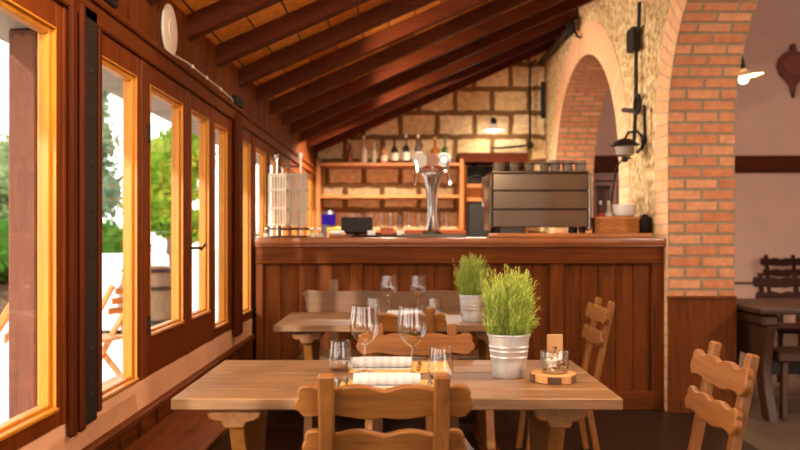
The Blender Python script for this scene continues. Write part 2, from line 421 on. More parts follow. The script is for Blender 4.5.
# --- arcade wall with two arches
brick = brick_mat('red_brick', '#cf8f66', '#b8704a', '#8f7a62', .235, .0775, .012, noise=.22, bump=.7)
ringb_lit = brick_mat('arch_brick_lit', '#ecba8f', '#e0a87a', '#c6a081', .60, .0775, .008, noise=.15, bump=.4, offset=.0)  # same brick as the jambs, painted paler for window light on this face
rub = rubble_mat('rubble_stone')
ARCH = [(4.87, 1.06, 1.95, 1.04), (8.76, 1.52, 1.74, 1.31)]     # centre y, half width, spring z, rise
TOP = 4.4
def arch_pts(a, n=36):
    c, h, s, r = a
    return [(c - h * math.cos(math.pi * k / n), s + r * math.sin(math.pi * k / n)) for k in range(n + 1)]
mb = MB()
def face_pair(y0, z0, y1, z1, y2, z2, y3, z3):
    p = [(y0, z0), (y1, z1), (y2, z2), (y3, z3)]
    mb.quad([(XR, a, b) for a, b in p][::-1], [(a, b) for a, b in p][::-1], 0)
    mb.quad([(XR2, a, b) for a, b in p], [(a, b) for a, b in p], 1)
cuts = [YF + .0, 3.0]
def pier(y0, y1): face_pair(y0, 0, y1, 0, y1, TOP, y0, TOP)
pier(2.95, ARCH[0][0] - ARCH[0][1]); pier(ARCH[0][0] + ARCH[0][1], ARCH[1][0] - ARCH[1][1]); pier(ARCH[1][0] + ARCH[1][1], YB)
mb.quad([(XR, 2.95, 0), (XR2, 2.95, 0), (XR2, 2.95, TOP), (XR, 2.95, TOP)], [(0, 0), (.46, 0), (.46, TOP), (0, TOP)], 2)
for a in ARCH:
    P = arch_pts(a)
    for p, q in zip(P, P[1:]): face_pair(p[0], p[1], q[0], q[1], q[0], TOP, p[0], TOP)
    full = [(P[0][0], 0)] + P + [(P[-1][0], 0)]
    d = [0]
    for p, q in zip(full, full[1:]): d.append(d[-1] + math.dist(p, q))
    off = d[-1]
    for i, (p, q) in enumerate(zip(full, full[1:])):
        mb.quad([(XR, p[0], p[1]), (XR, q[0], q[1]), (XR2, q[0], q[1]), (XR2, p[0], p[1])],
                [(0, off - d[i]), (0, off - d[i+1]), (.47, off - d[i+1]), (.47, off - d[i])], 2)
# lintel band joining toward the viewpoint, above the second opening
face_pair(YF, 3.0, 2.95, 3.0, 2.95, TOP, YF, TOP)
mb.quad([(XR, YF, 3.0), (XR2, YF, 3.0), (XR2, 2.95, 3.0), (XR, 2.95, 3.0)], None, 1)
o = mb.build('wall_arcade', [rub, M['pinkwall'], brick]); tag(o, 'rough stone wall with two brick arches beside the bar', 'wall', kind='structure')

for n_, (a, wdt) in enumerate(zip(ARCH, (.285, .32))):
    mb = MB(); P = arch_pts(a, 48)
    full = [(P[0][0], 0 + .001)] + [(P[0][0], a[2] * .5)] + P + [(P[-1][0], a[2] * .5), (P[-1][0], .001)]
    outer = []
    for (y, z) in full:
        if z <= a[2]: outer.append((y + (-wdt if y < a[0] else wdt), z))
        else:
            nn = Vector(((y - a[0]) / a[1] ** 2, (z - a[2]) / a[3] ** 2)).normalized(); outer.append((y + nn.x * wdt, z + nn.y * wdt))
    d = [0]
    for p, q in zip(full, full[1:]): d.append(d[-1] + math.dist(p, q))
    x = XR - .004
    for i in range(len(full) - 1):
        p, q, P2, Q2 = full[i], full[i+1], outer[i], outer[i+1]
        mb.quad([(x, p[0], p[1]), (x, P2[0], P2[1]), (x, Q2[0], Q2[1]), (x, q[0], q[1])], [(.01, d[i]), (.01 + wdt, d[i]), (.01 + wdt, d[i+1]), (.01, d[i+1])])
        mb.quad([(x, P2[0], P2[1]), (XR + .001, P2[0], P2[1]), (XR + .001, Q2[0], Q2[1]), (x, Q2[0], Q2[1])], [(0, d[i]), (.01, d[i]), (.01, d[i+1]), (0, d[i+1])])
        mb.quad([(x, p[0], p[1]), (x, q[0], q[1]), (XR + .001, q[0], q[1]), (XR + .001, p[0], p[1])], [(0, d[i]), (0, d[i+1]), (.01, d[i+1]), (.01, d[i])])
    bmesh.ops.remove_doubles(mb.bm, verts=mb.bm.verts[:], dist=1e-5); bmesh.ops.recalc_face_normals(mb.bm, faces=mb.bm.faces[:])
    o = mb.build('trim_%d' % (8 + n_), ringb_lit)
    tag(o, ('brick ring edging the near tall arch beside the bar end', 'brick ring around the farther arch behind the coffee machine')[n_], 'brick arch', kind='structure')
# wood cladding on the pier below the brick
mb = MB(); yj = ARCH[0][0] + ARCH[0][1]
mb.box((XR - .005, yj - .03, 0), (XR2, yj - .002, .79)); mb.box((XR - .01, yj - .045, .79), (XR2, yj - .002, .81), .004)
mb.box((XR - .01, yj - .045, 0), (XR2, yj - .03, .10), .004)
o = mb.build('trim_10', W_bar('Z')); tag(o, 'dark wood panel cladding the foot of the brick pillar', 'panel', kind='structure')

# --- roof: boards and rafters
boards = brick_mat('roof_boards', '#e8923a', '#b85f18', '#4a1c08', 1.1, .205, .006, noise=.3, bump=.3, rough=.5)
mb = MB(); x0, x1 = XL - .34, XR + .1; RH = .115
L = math.hypot(x1 - x0, SL * (x1 - x0))
zz = lambda x: roofz(x) + RH
mb.quad([(x0, YF, zz(x0)), (x0, YB, zz(x0)), (x1, YB, zz(x1)), (x1, YF, zz(x1))], [(YF, 0), (YB, 0), (YB, L), (YF, L)])
mb.quad([(x0, YF, zz(x0) + .1), (x1, YF, zz(x1) + .1), (x1, YB + .3, zz(x1) + .1), (x0, YB + .3, zz(x0) + .1)], [(0, 0), (1, 0), (1, 1), (0, 1)])
mb.quad([(x0, YF, zz(x0)), (x0, YF, zz(x0) + .1), (x0, YB, zz(x0) + .1), (x0, YB, zz(x0))], [(0, 0), (0, .1), (9, .1), (9, 0)])
o = mb.build('ceiling', boards); tag(o, 'sloping ceiling of orange boards above the rafters', 'ceiling', kind='structure')
k = 0
for i in range(-10, 10):
    y = 4.18 + .67 * i
    if y < YF + .1: continue
    pts = [(XL - .32, roofz(XL - .32)), (XR + .06, roofz(XR + .06)), (XR + .06, roofz(XR + .06) + RH - .002), (XL - .32, roofz(XL - .32) + RH - .002)]
    o = MB().prism(pts, y, y + .085, 'XZ', bev=.004).build('trim_%d' % (11 + k), W_dark('X'))
    tag(o, 'dark wooden rafter of the sloping ceiling, one of a row of equals', 'rafter', 'ceiling rafters', 'structure'); k += 1
# room end behind the viewpoint: wall with wide openings to daylight
mb = MB()
for a, b, z0, z1 in ((XL - .12, -.7, 0, 3.6), (-.7, .5, 2.1, 3.6), (.5, XR2, 0, 4.0), (XR2, 9.2, 2.6, 4.7), (XR2, 3.2, 0, 2.6), (7.4, 9.2, 0, 2.6)):
    mb.box((a, YF - .12, z0), (b, YF, z1))
o = mb.build('wall_front', M['pinkwall']); tag(o, 'entrance wall with wide openings at the room end', 'wall', kind='structure')

# ================================================================== THE BAR
bar = thing('bar_counter', 'long dark wooden bar counter with plank panelled front', 'bar counter', (0, 6.0, 0))
bx0, bx1 = XL + .034, XR - .006
stile = [(-150, -137), (-50, -37), (52, 65), (150, 164), (252, 265)]
px = lambda p: p * 6.0 / 852
mb = MB(); mb.box((bx0, .05, .02), (bx1, .60, 1.12)); mb.build('carcass', W_bar('Z'), bar)
for a, b in stile: MB().box((max(px(a), bx0), 0, .0), (min(px(b), bx1), .06, 1.055), .006).build('stile', W_bar('Z'), bar)
mb = MB(); mb.box((bx0, -.002, 1.05), (bx1, .06, 1.155), .005); mb.box((bx0, -.02, 1.03), (bx1, .05, 1.052), .008); mb.build('frieze', W_bar('X'), bar)
mb = MB(); mb.box((bx0, -.004, 0), (bx1, .06, .13), .006); mb.build('kick_board', W_bar('X'), bar)
for (a0, a), (b, b0) in zip(stile, stile[1:]):
    n = 5; w = (px(b) - px(a)) / n; mb = MB()
    for k in range(n): mb.box((px(a) + k*w + .0012, .036, .12), (px(a) + (k+1)*w - .0012, .055, 1.05), .004)
    mb.build('plank_panel', W_bar('Z'), bar)
mb = MB(); mb.box((bx0, -.05, 1.168), (bx1, .72, 1.215), .010, 2); mb.box((bx0, -.03, 1.15), (bx1, .66, 1.168), .004); mb.build('counter_top', wood('counter_top', '#5f2c10', '#a45c28', 'X', rough=.3), bar)
CT = 1.2152     # counter surface
def CP(x, y, Y, z=None):           # point on the counter from measured bearing and depth
    return ((x - 400) * Y / 852, Y, CT if z is None else z)

# -- espresso machine
em = thing('espresso_machine', 'steel two group espresso machine seen from its back on the bar', 'coffee machine', CP(540, 0, 6.38, CT + .031))
hw = 51 * 6.2 / 852
mb = MB(); mb.box((-hw + .02, .0, .045), (hw - .02, .34, .46), .01); mb.build('body', plain('dark_steel', '#3c322a', .35, metal=.8), em)
for k, (z0, z1) in enumerate(((.045, .175), (.182, .315), (.322, .445))):
    mb = MB(); mb.box((-hw + .018, -.018, z0), (hw - .018, .004, z1), .005); mb.build('back_panel', M['steel'], em)
for s in (-1, 1):
    mb = MB(); mb.box((s*hw - .014, -.02, .02), (s*hw + .014, .36, .455), .012); mb.box((s*hw - .02, .04, .24), (s*hw + .02, .30, .40), .01); mb.box((s*hw - .022, -.01, .05), (s*hw + .022, .08, .11), .008)
    mb.build('side_panel', M['steel'], em)
for X, Y in ((-hw + .05, .03), (hw - .05, .03), (hw - .13, .03), (-hw + .05, .30), (hw - .05, .30)): MB().lathe([(.022, 0), (.026, .02), (.02, .05)], 14, (X, Y, 0), cap=True).build('foot', M['black'], em)
mb = MB(); mb.box((-hw + .01, -.01, .452), (hw - .01, .35, .466), .004); mb.build('cup_tray', M['steel'], em)
mb = MB(); mb.tube([(-hw + .02, 0, .464), (-hw + .02, 0, .52), (hw - .02, 0, .52), (hw - .02, 0, .464)], .005); mb.build('cup_rail', M['chrome'], em)
for (w0, z) in ((.0, 0),):
    mb = MB(); mb.tube([(-hw - .02, .1, .42), (-hw - .05, .06, .42), (-hw - .06, .03, .30), (-hw - .05, .0, .20)], .008); mb.build('steam_wand', M['chrome'], em)
# stacked cups on the machine, seen over the rail
cupm = plain('stoneware_cup', '#6f5b49', .4, noise=.1)
cup_spots = [(500, .060, .040), (515, .060, .040), (530, .060, .040), (545, .060, .040), (555.5, .066, .045), (568, .066, .045), (581, .064, .045)]
cups = None
cup_lab = ['brown cup at the beer tap end of the row on the coffee machine', 'brown cup second in the row on the coffee machine, counted from the beer tap side',
 'brown cup third in the row on the coffee machine, counted from the beer tap side', 'brown cup fourth in the row on the coffee machine, in the middle of the seven',
 'taller brown cup just past the middle of the row on the coffee machine', 'taller brown cup second from the basket tray side on the coffee machine', 'tall brown cup at the basket tray end of the row on the coffee machine']
for (x, h, r), lb in zip(cup_spots, cup_lab):
    c = thing('coffee_cup', lb, 'cup', (px_ := (x - 400) * 6.48 / 852, 6.50, CT + .031 + .4665), R(90), 'cups on the coffee machine')
    H = h + (.022 if r > .042 else 0.012)
    MB().lathe([(0, 0), (r*.72, 0), (r*.8, .004), (r, H), (r*.93, H), (r*.72, .01), (0, .008)], 20).build('bowl', cupm, c)
    MB().tube([(r*.9, 0, H*.75), (r*1.35, 0, H*.7), (r*1.35, 0, H*.35), (r*.85, 0, H*.25)], .005).build('handle', cupm, c)
# board under the machine
mb = MB(); x0 = (496-400)*6.1/852; x1 = (650-400)*6.1/852
mb.box((x0, 6.02, CT), (x1, 6.64, CT + .03), .006)
tag(mb.build('serving_board', W_back('X')), 'long orange wooden board lying under the coffee machine', 'board')

# -- beer tap tower
bt = thing('beer_tap_tower', 'flared chrome beer tap tower with round badges on the bar', 'beer tap', CP(432, 0, 6.35, CT + .026))
mb = MB(); mb.lathe([(.07, 0), (.075, .012), (.05, .03), (.029, .10), (.028, .20), (.036, .32), (.062, .41), (.08, .44), (.08, .45), (0, .452)], 32)
for k in range(8):
    a = k * math.pi / 4; mb.tube([(.05*math.cos(a), .05*math.sin(a), .03), (.028*math.cos(a), .028*math.sin(a), .12), (.036*math.cos(a), .036*math.sin(a), .32), (.07*math.cos(a), .07*math.sin(a), .44)], .008, 6)
mb.build('column', M['chrome'], bt)
MB().lathe([(.035, .40), (.07, .445), (.083, .455), (.083, .485), (0, .49)], 24).build('collar', plain('copper_wood', '#6b3a20', .35), bt)
for s in (-1, 1):
    MB().tube([(s*.075, -.02, .46), (s*.11, -.04, .465), (s*.12, -.05, .43), (s*.128, -.05, .36)], .011, 10).tube([(s*.11, -.04, .46), (s*.12, -.04, .54)], .012, 8).build('tap', M['chrome'], bt)
badge = [(-.092, .545, .055, plain('badge_silver', '#8d857c', .35, metal=.3)), (.0, .55, .052, plain('badge_copper', '#7a4a33', .45)), (.087, .553, .052, M['white'])]
for i, (x, z, r, m_) in enumerate(badge):
    b_ = MB().lathe([(0, -.008), (r, -.008), (r, .008), (0, .008)], 28, mat=Matrix.Translation((x, -.03 + .012*i, z)) @ Matrix.Rotation(R(90), 4, 'X')).build('badge', m_, bt)
    b_['label'] = ('silver round badge', 'copper coloured round badge', 'white round badge')[i]
    MB().tube([(x*.8, -.02 + .012*i, .47), (x, -.02 + .012*i, z - r + .01)], .01).build('badge_stem', M['chrome'], bt)
MB().lathe([(.028, 0), (.04, 0), (.04, .003), (.028, .003)], 24, mat=Matrix.Translation((.087, -.0185, .553)) @ Matrix.Rotation(R(90), 4, 'X')).build('badge_ring', plain('badge_blue', '#8b97b5', .4), bt)
dt = thing('drip_tray', 'flat grey steel drip tray below the beer tap', 'drip tray', CP(433, 0, 6.3, CT))
MB().box((-.235, -.2, 0), (.235, .22, .024), .006).build('tray', plain('tray_grey', '#5a544c', .4, metal=.5), dt)
mb = MB()
for k in range(18): mb.box((-.22 + k*.025, -.18, .0235), (-.208 + k*.025, .2, .0258))
mb.build('grate', M['steel'], dt)
mb = MB(); mb.box((-.25, 0, 0), (.25, .10, .055), .008)
tag(mb.build('bar_mat_box', plain('orange_box', '#c2571a', .5), loc=CP(434, 0, 6.535, CT)), 'long low orange box behind the beer tap', 'box')

# -- basket stand
bs = thing('basket_stand', 'metal stand with pale slatted baskets on the bar end', 'basket stand', CP(289, 0, 6.25, CT))
MB().lathe([(0, 0), (.15, 0), (.155, .008), (.14, .014), (0, .014)], 28).build('base', M['chrome'], bs)
for (x, z1) in ((-.09, .60), (.085, .60)):
    mb = MB(); mb.tube([(x, 0, .01), (x, 0, z1 - .02)], .0085, 10); mb.ball((x, 0, z1), .022, 2, (.8, .8, 1.3)); mb.build('post', M['white'] if x > 0 else M['chrome'], bs)
MB().tube([(-.15, 0, .062), (.15, 0, .062)], .01, 8).build('cross_bar', M['chrome'], bs)
MB().tube([(-.09, 0, .52), (.085, 0, .52)], .006, 8).build('cross_bar', M['chrome'], bs)
slatm = plain('pale_slats', '#e4d6c0', .7, noise=.08, nscale=25); slat2 = plain('grey_slats', '#a39483', .7, noise=.1, nscale=25)
for i, (xc, m_) in enumerate(((-.075, slatm), (.075, slat2))):
    mb = MB()
    w, d, z0, z1 = .066, .062, .085, .46
    for zz_ in (z0, z0 + .12, z1 - .12, z1 - .012):
        mb.box((xc - w, -d - .02 - .004, zz_), (xc + w, -d - .014, zz_ + .016)); mb.box((xc - w, d - .016, zz_), (xc + w, d - .008, zz_ + .016))
        mb.box((xc - w, -d - .02, zz_), (xc - w + .008, d - .01, zz_ + .016)); mb.box((xc + w - .008, -d - .02, zz_), (xc + w, d - .01, zz_ + .016))
    for k in range(7):
        X = xc - w + .006 + k * (2*w - .012) / 6
        mb.box((X - .0055, -d - .0195, z0), (X + .0055, -d - .0145, z1)); mb.box((X - .0055, d - .0155, z0), (X + .0055, d - .0105, z1))
    mb.box((xc - w, -d - .02, z0), (xc + w, d - .01, z0 + .008))
    mb.build('basket', m_, bs)
# small things on the bar near the stand
jarm = M['tumbler']
spots = [(256, 6.2), (266, 6.08), (312, 6.12), (320, 6.22)]
jl = ['small glass jar at the window end of the bar', 'small glass jar in front of the basket stand, next to the end one', 'small glass jar between basket stand and black till screen', 'small glass jar just beside the black till screen side of the stand']
for (x, Y), lb in zip(spots, jl):
    j = thing('glass_jar', lb, 'jar', CP(x, 0, Y), 0, 'small jars on the bar')
    MB().lathe([(0, .001), (.024, .001), (.027, .006), (.027, .045), (.02, .055), (.02, .062)], 18).build('jar', jarm, j)
    MB().lathe([(0, .004), (.021, .004), (.022, .03), (0, .03)], 16).build('filling', plain('jar_filling', '#d8c9a8', .8), j)
    MB().lathe([(.0215, .060), (.0215, .07), (0, .071)], 16).build('lid', M['chrome'], j)
ts = thing('till_screen', 'black till screen tilted on a stand on the bar', 'screen', CP(357, 0, 6.35), R(4))
MB().box((-.09, -.06, 0), (.09, .07, .012), .004).build('base', M['black'], ts)
MB().box((-.02, .03, .01), (.02, .05, .06), .003).build('stand', M['black'], ts)
MB().box((-.118, -.012, 0), (.118, .012, .125), .008, mat=Matrix.Translation((0, .01, .03)) @ Matrix.Rotation(R(-16), 4, 'X')).build('display', M['black'], ts)
# brown tray with cloth and the black tray with boxes
bb = thing('brown_tray', 'brown leather tray beside the till screen', 'tray', CP(340, 0, 6.12))
MB().box((-.075, -.06, 0), (.075, .06, .02), .004).build('tray', plain('brown_leather', '#7a4c34', .6), bb)
tag(MB().box((-.055, -.04, 0), (.055, .04, .028), .012).build('folded_cloth', M['napkin'], loc=(CP(337, 0, 6.12)[0], 6.12, CT + .0205)), 'small folded white cloth in the brown leather tray', 'cloth')
bb = thing('black_tray', 'shallow black tray with raised rim near the beer tap', 'tray', CP(384, 0, 6.15))
MB().box((-.14, -.07, 0), (.14, .07, .016), .004).build('tray', M['black'], bb)
tag(MB().box((-.05, -.04, 0), (.05, .04, .055), .006).build('terracotta_box', plain('terracotta', '#a5522a', .7), loc=(CP(387, 0, 6.15)[0], 6.15, CT + .0165)), 'terracotta coloured box standing in the black tray', 'box')
for x, lb in ((371.5, 'white folded napkin stack beside the terracotta box, on the till screen side'), (400.5, 'white folded napkin stack beside the terracotta box, on the beer tap side')):
    mb = MB()
    for q in range(4): mb.box((-.028, -.045, q*.0085), (.028, .045, q*.0085 + .0075), .002)
    tag(mb.build('napkin_stack', M['napkin'], loc=(CP(x, 0, 6.15)[0], 6.15, CT + .0165)), lb, 'napkins', 'napkin stacks in the tray')
# basket tray, bowl, bag at the end by the pillar
wk = wood('wicker', '#7a431c', '#c07a3a', 'X', rough=.6, fine=2.5)
bt2 = thing('wicker_basket', 'low woven tray basket at the pillar end of the bar', 'basket', CP(615, 0, 6.36, CT + .031))
mb = MB(); hx, hy, hh = .135, .14, .105
for k in range(6):
    z = .008 + k * .018
    e = [(-hx, -hy, z), (hx, -hy, z), (hx, hy, z), (-hx, hy, z)]
    C4 = [Vector(v) for v in e]; ring = []; N = 12
    for c0, c1 in zip(C4, C4[1:] + C4[:1]): ring += [c0.lerp(c1, t / N) for t in range(N)]
    mb.tube(ring, [.0115 if (q + k) % 2 else .006 for q in range(len(ring))], 6, closed=True)
mb.build('weave', wk, bt2)
MB().box((-hx, -hy, 0), (hx, hy, .008)).build('bottom', wk, bt2)
MB().tube([(-hx - .004, -hy - .004, hh + .006), (hx + .004, -hy - .004, hh + .006), (hx + .004, hy + .004, hh + .006), (-hx - .004, hy + .004, hh + .006)], .011, 8, closed=True).build('rim', wk, bt2)
MB().box((-hx + .006, -hy + .006, .085), (hx - .006, hy - .006, .10), .004).build('liner', W_back('X'), bt2)
b2 = thing('white_bowl', 'white ceramic bowl resting on the woven tray basket', 'bowl', CP(625, 0, 6.36, CT + .031 + .1245))
MB().lathe([(0, 0), (.05, 0), (.07, .006), (.084, .03), (.086, .085), (.089, .088), (.082, .09), (.078, .035), (.06, .012), (0, .010)], 32).build('bowl', plain('grey_white_ceramic', '#cfcac4', .3), b2)
tag(MB().box((-.045, -.07, 0), (.045, .07, .125), .02, 2).box((-.02, -.05, .12), (.02, .05, .14), .008).build('black_bag', M['black'], loc=(CP(645, 0, 6.3)[0], 6.33, CT + .031)), 'black bag at the bar end beside the stone pillar', 'bag')

# ================================================================== BACK BAR
su = thing('wall_shelf_unit', 'wooden shelf unit on the stone wall behind the bar', 'shelf', (0, 10.55, 0))
sx0, sx1 = -81 * 10.55 / 852, 61 * 10.55 / 852
for x in (sx0, sx1): MB().box((x - .025, -.14, .0), (x + .025, .34, 2.16), .004).build('upright', W_back('Z'), su)
for z in (2.115, 1.72, 1.30): MB().box((sx0 + .025, -.13, z - .042), (sx1 - .025, .34, z), .004).build('shelf_board', W_back('X'), su)
MB().box((sx0 + .025, -.10, .9), (sx1 - .025, .34, .94), .004).build('counter_board', W_back('X'), su)
# bottles on the top shelf
def bottle(x, h, r, neck, body_col, label_col, cap_col, lab, shape=0, tilt=0):
    X = (x - 400) * 10.6 / 852
    t = thing('spirit_bottle', lab, 'bottle', (X, 10.6, 2.1155), R(random.uniform(0, 360)), 'bottles on the top shelf')
    bm_ = plain('bottle_clear', '#cfb99c', .12, coat=.4) if body_col is None else plain('bottle_' + body_col[1:], body_col, .12, coat=.4)
    nb = h * (1 - neck)
    prof = [(0, 0), (r * .95, 0), (r, .006), (r, nb * .78)]
    prof += [(r * .9, nb * .88), (r * .5, nb), (.0135, nb + h*.06), (.0125, h * .93), (.016, h * .94), (.016, h*.955)] if shape == 0 else [(r*1.02, nb * .85), (r * .75, nb*.96), (.015, nb + .02), (.0145, h * .93), (.017, h * .94), (.017, h*.955)]
    MB().lathe(prof, 22, cap=True).build('glass', bm_, t)
    MB().lathe([(.0175, h * .90), (.0185, h), (0, h + .001)], 14).build('cap', plain('cap_' + cap_col[1:], cap_col, .4), t)
    if label_col: MB().lathe([(r + .0015, nb * .18), (r + .0015, nb * .62)], 22).build('label_band', plain('label_' + label_col[1:], label_col, .7), t)
    if body_col is None: MB().lathe([(0, .006), (r*.92, .006), (r*.93, nb*.5), (0, nb*.5)], 18).build('liquor', plain('liquor_amber', '#b98a4a', .2), t)
    return t
bottle(350, .28, .034, .35, '#7a3a1c', None, '#c9bfae', 'slim reddish brown bottle at the window end of the top shelf')
bottle(364, .345, .044, .45, None, None, '#e6dcc8', 'tall clear bottle with a long pale stopper on the top shelf', 1)
bottle(374, .27, .032, .4, None, None, '#d9cbb0', 'slim clear bottle beside the tall stoppered one')
bottle(384, .225, .045, .28, '#c98a5a', '#eddcc6', '#a33b1c', 'short squat bottle with a pale label and red cap', 1)
bottle(394.5, .325, .047, .36, '#3a2a14', '#eee3cd', '#1d1510', 'dark brown bottle with a broad pale label')
bottle(406, .36, .046, .38, '#2a1008', '#f0e6d8', '#efe6d8', 'very dark bottle with a white label and white cap')
bottle(418, .36, .044, .36, '#5f5448', '#efe5d4', '#efe6d8', 'grey glass bottle with white label behind the beer tap badges')
bottle(435, .33, .055, .42, '#8a4a14', '#d99a35', '#d8b36a', 'amber bottle with a golden label behind the beer tap', 1)
bottle(445, .345, .046, .40, '#2f4a20', '#e0b436', '#3c5a28', 'green bottle with a yellow label nearest the coffee machine')
# glasses upside down on the low shelf
gl = ['plain drinking glass in the row on the low back shelf']
for k in range(12):
    x = 343 + k * 9.4
    g = MB().lathe([(.026, 0.001), (.034, .19), (.031, .19), (.024, .006), (0, .004)], 14).build('drinking_glass', M['tumbler'], loc=((x - 400) * 10.5 / 852, 10.55, 1.3005))
    tag(g, 'clear drinking glass in the row on the low shelf behind the bar', 'glass', 'glasses on the low back shelf')
# blue lit appliance and orange crate on the back counter
ap = thing('bar_blender', 'dark appliance with a glowing violet band behind the bar', 'appliance', ((328 - 400) * 9.9 / 852, 9.98, .95))
MB().lathe([(.0, 0), (.085, 0), (.09, .03), (.08, .40), (0, .40)], 24).build('body', plain('dark_plastic', '#2a1f22', .4), ap)
MB().lathe([(.083, .40), (.083, .52), (0, .52)], 24).build('light_band', emit('violet_glow', '#41249a', .55), ap)
MB().lathe([(.08, .52), (.06, .56), (0, .56)], 24).build('lid', plain('dark_plastic', '#2a1f22', .4), ap)
cu = thing('back_counter', 'low wooden cupboard in front of the shelf unit', 'cupboard', (0, 9.9, 0))
MB().box((sx0 + .1, -.28, 0), (sx1 - .03, .34, .91)).build('body', W_back('X'), cu)
MB().box((sx0 + .08, -.32, .91), (sx1 - .01, .36, .949), .006).build('worktop', W_back('X'), cu)
for k in range(3):
    a = sx0 + .12 + k * .54; d_ = MB().box((a, -.30, .08), (a + .52, -.281, .88), .004).build('cupboard_door', W_back('Z'), cu)
    MB().ball((a + .47, -.312, .55), .014, 1).build('knob', M['chrome'], d_)
tag(MB().box((-.10, -.07, 0), (.10, .07, .36), .008).build('orange_crate', plain('orange_crate', '#d9822a', .6), loc=((333 - 400) * 9.6 / 852 + .03, 9.69, .9495)), 'plain orange crate below the violet lit appliance', 'crate')

# cabinet right of the shelf unit
cb = thing('wall_cabinet', 'open brown cabinet with dark compartments beside the shelf unit', 'cabinet', (0, 10.5, 0))
c0, c1 = 63.5 * 10.5 / 852, 128 * 10.5 / 852
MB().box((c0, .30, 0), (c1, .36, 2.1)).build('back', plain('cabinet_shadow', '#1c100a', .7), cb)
for a, b in ((c0, c0 + .04), (c0 + .40, c0 + .44), (c1 - .04, c1)): MB().box((a, 0, 0), (b, .30, 2.12), .004).build('side', W_bar('Z'), cb)
MB().box((c0 - .06, -.04, 2.12), (c1, .38, 2.24), .006).build('top', W_dark('X'), cb)
for z in (1.86, 1.69): MB().box((c0 + .04, .01, z - .05), (c1 - .04, .30, z), .003).build('shelf_board', W_back('X'), cb)
MB().box((c0 + .04, .02, 1.692), (c0 + .40, .06, 1.81), .003).build('drawer', W_bar('X'), cb)
for x in (c0 + .05, c0 + .45): MB().box((x, .015, .3), (min(x + .33, c1 - .05), .04, 1.62), .004).build('dark_door', plain('dark_door', '#120b07', .5), cb)
tag(MB().box((-.11, -.05, 0), (.11, .06, .07), .02).tube([(-.1, 0, .06), (.08, 0, .11)], .016, 8).build('telephone', M['black'], loc=((473 - 400) * 10.6 / 852, 10.62, 1.8605)), 'black telephone on the upper cabinet shelf', 'telephone')

# ================================================================== WALL FITTINGS
# enamel lampshade on the back wall
wl_ = thing('wall_lamp', 'white enamel plate shade lamp on the stone back wall', 'lamp', ((493 - 400) * 10.7 / 852, 10.62, 2.56))
MB().lathe([(0, .05), (.03, .05), (.04, .02), (.135, -.02), (.138, -.03), (.13, -.028), (.03, .01), (0, .01)], 28).build('shade', M['white'], wl_)
MB().lathe([(0, .13), (.03, .12), (.04, .06), (.02, .045), (0, .045)], 16).build('socket', M['iron'], wl_)
MB().tube([(0, 0, .11), (0, .15, .15), (0, .27, .13)], .012).build('arm', M['iron'], wl_)
MB().ball((0, 0, -.03), .035, 2).build('bulb', emit('bulb_back', '#ffe9c4', 6), wl_)
d = bpy.data.lights.new('back_glow', 'POINT'); d.energy = 4; d.color = (1, .86, .66); d.shadow_soft_size = .05
q = bpy.data.objects.new('back_glow', d); COL.objects.link(q); q.parent = wl_; q.location = (0, 0, -.14)
XC = 10.88
cf = lambda x, y, Y=10.80: ((x - 400) * Y / 852, Y, CAMZ - (y - 234) * Y / 852)
co = thing('conduit_pipe', 'black conduit pipe running down the stone back wall', 'pipe', (0, 0, 0))
MB().tube([cf(536, 60), cf(530, 64), cf(530, 144), cf(522, 146), cf(500, 148), cf(491, 148)], .016, 8).build('pipe', M['iron'], co)
MB().ball(cf(530, 145), .05, 2).build('junction', M['iron'], co)
MB().tube([cf(543, 82), cf(543, 118)], .03, 8).build('cover', M['iron'], co)
# conduit, boxes and lamp on the arcade wall
rx = XR - .045
def rw(x, y):                                    # a point on the arcade wall face at a bearing
    Y = 852 * rx / (x - 400); return (rx, Y, CAMZ - (y - 234) * Y / 852)
c2 = thing('conduit_pipe', 'black conduit with switch box on rough stone between the arches', 'pipe', (0, 0, 0))
MB().tube([rw(639.5, 2), rw(639, 25), rw(636, 40), rw(636, 100), rw(634, 142)], .016, 8).build('pipe', M['iron'], c2)
p = Vector(rw(635, 40)); MB().box(p + Vector((-.05, -.08, -.09)), p + Vector((.02, .08, .09)), .012).build('switch_box', M['iron'], c2)
p = Vector(rw(638.5, 104)); 
MB().tube([(rx - .01, p.y + .07*math.cos(a*.5236), p.z + .07*math.sin(a*.5236)) for a in range(12)], .014, 6, closed=True).build('ring', M['iron'], c2)
MB().tube([rw(623, 110), rw(638, 111)], .018, 8).build('bracket', M['iron'], c2)
MB().tube([rw(644, 105), rw(645, 135), rw(642, 148), rw(637, 152)], .014, 8).build('branch_pipe', M['iron'], c2)
dp = thing('drain_pipe', 'grey black pipe slanting up the arcade wall to the rafters', 'pipe', (0, 0, 0))
MB().tube([(XR - .09, 10.75, 3.40), (XR - .09, 8.9, 3.40)], .033, 10).build('pipe', M['iron'], dp)
p = Vector((XR - .09, 8.85, 3.385)); MB().ball(p, .075, 2, (.5, 1.5, 1.2)).build('coupling', M['black'], dp)
MB().tube([(XR - .08, 8.8, 3.38), (XR - .05, 8.72, 3.26), (XR - .03, 8.66, 3.24)], .014, 6).build('bracket', M['iron'], dp)
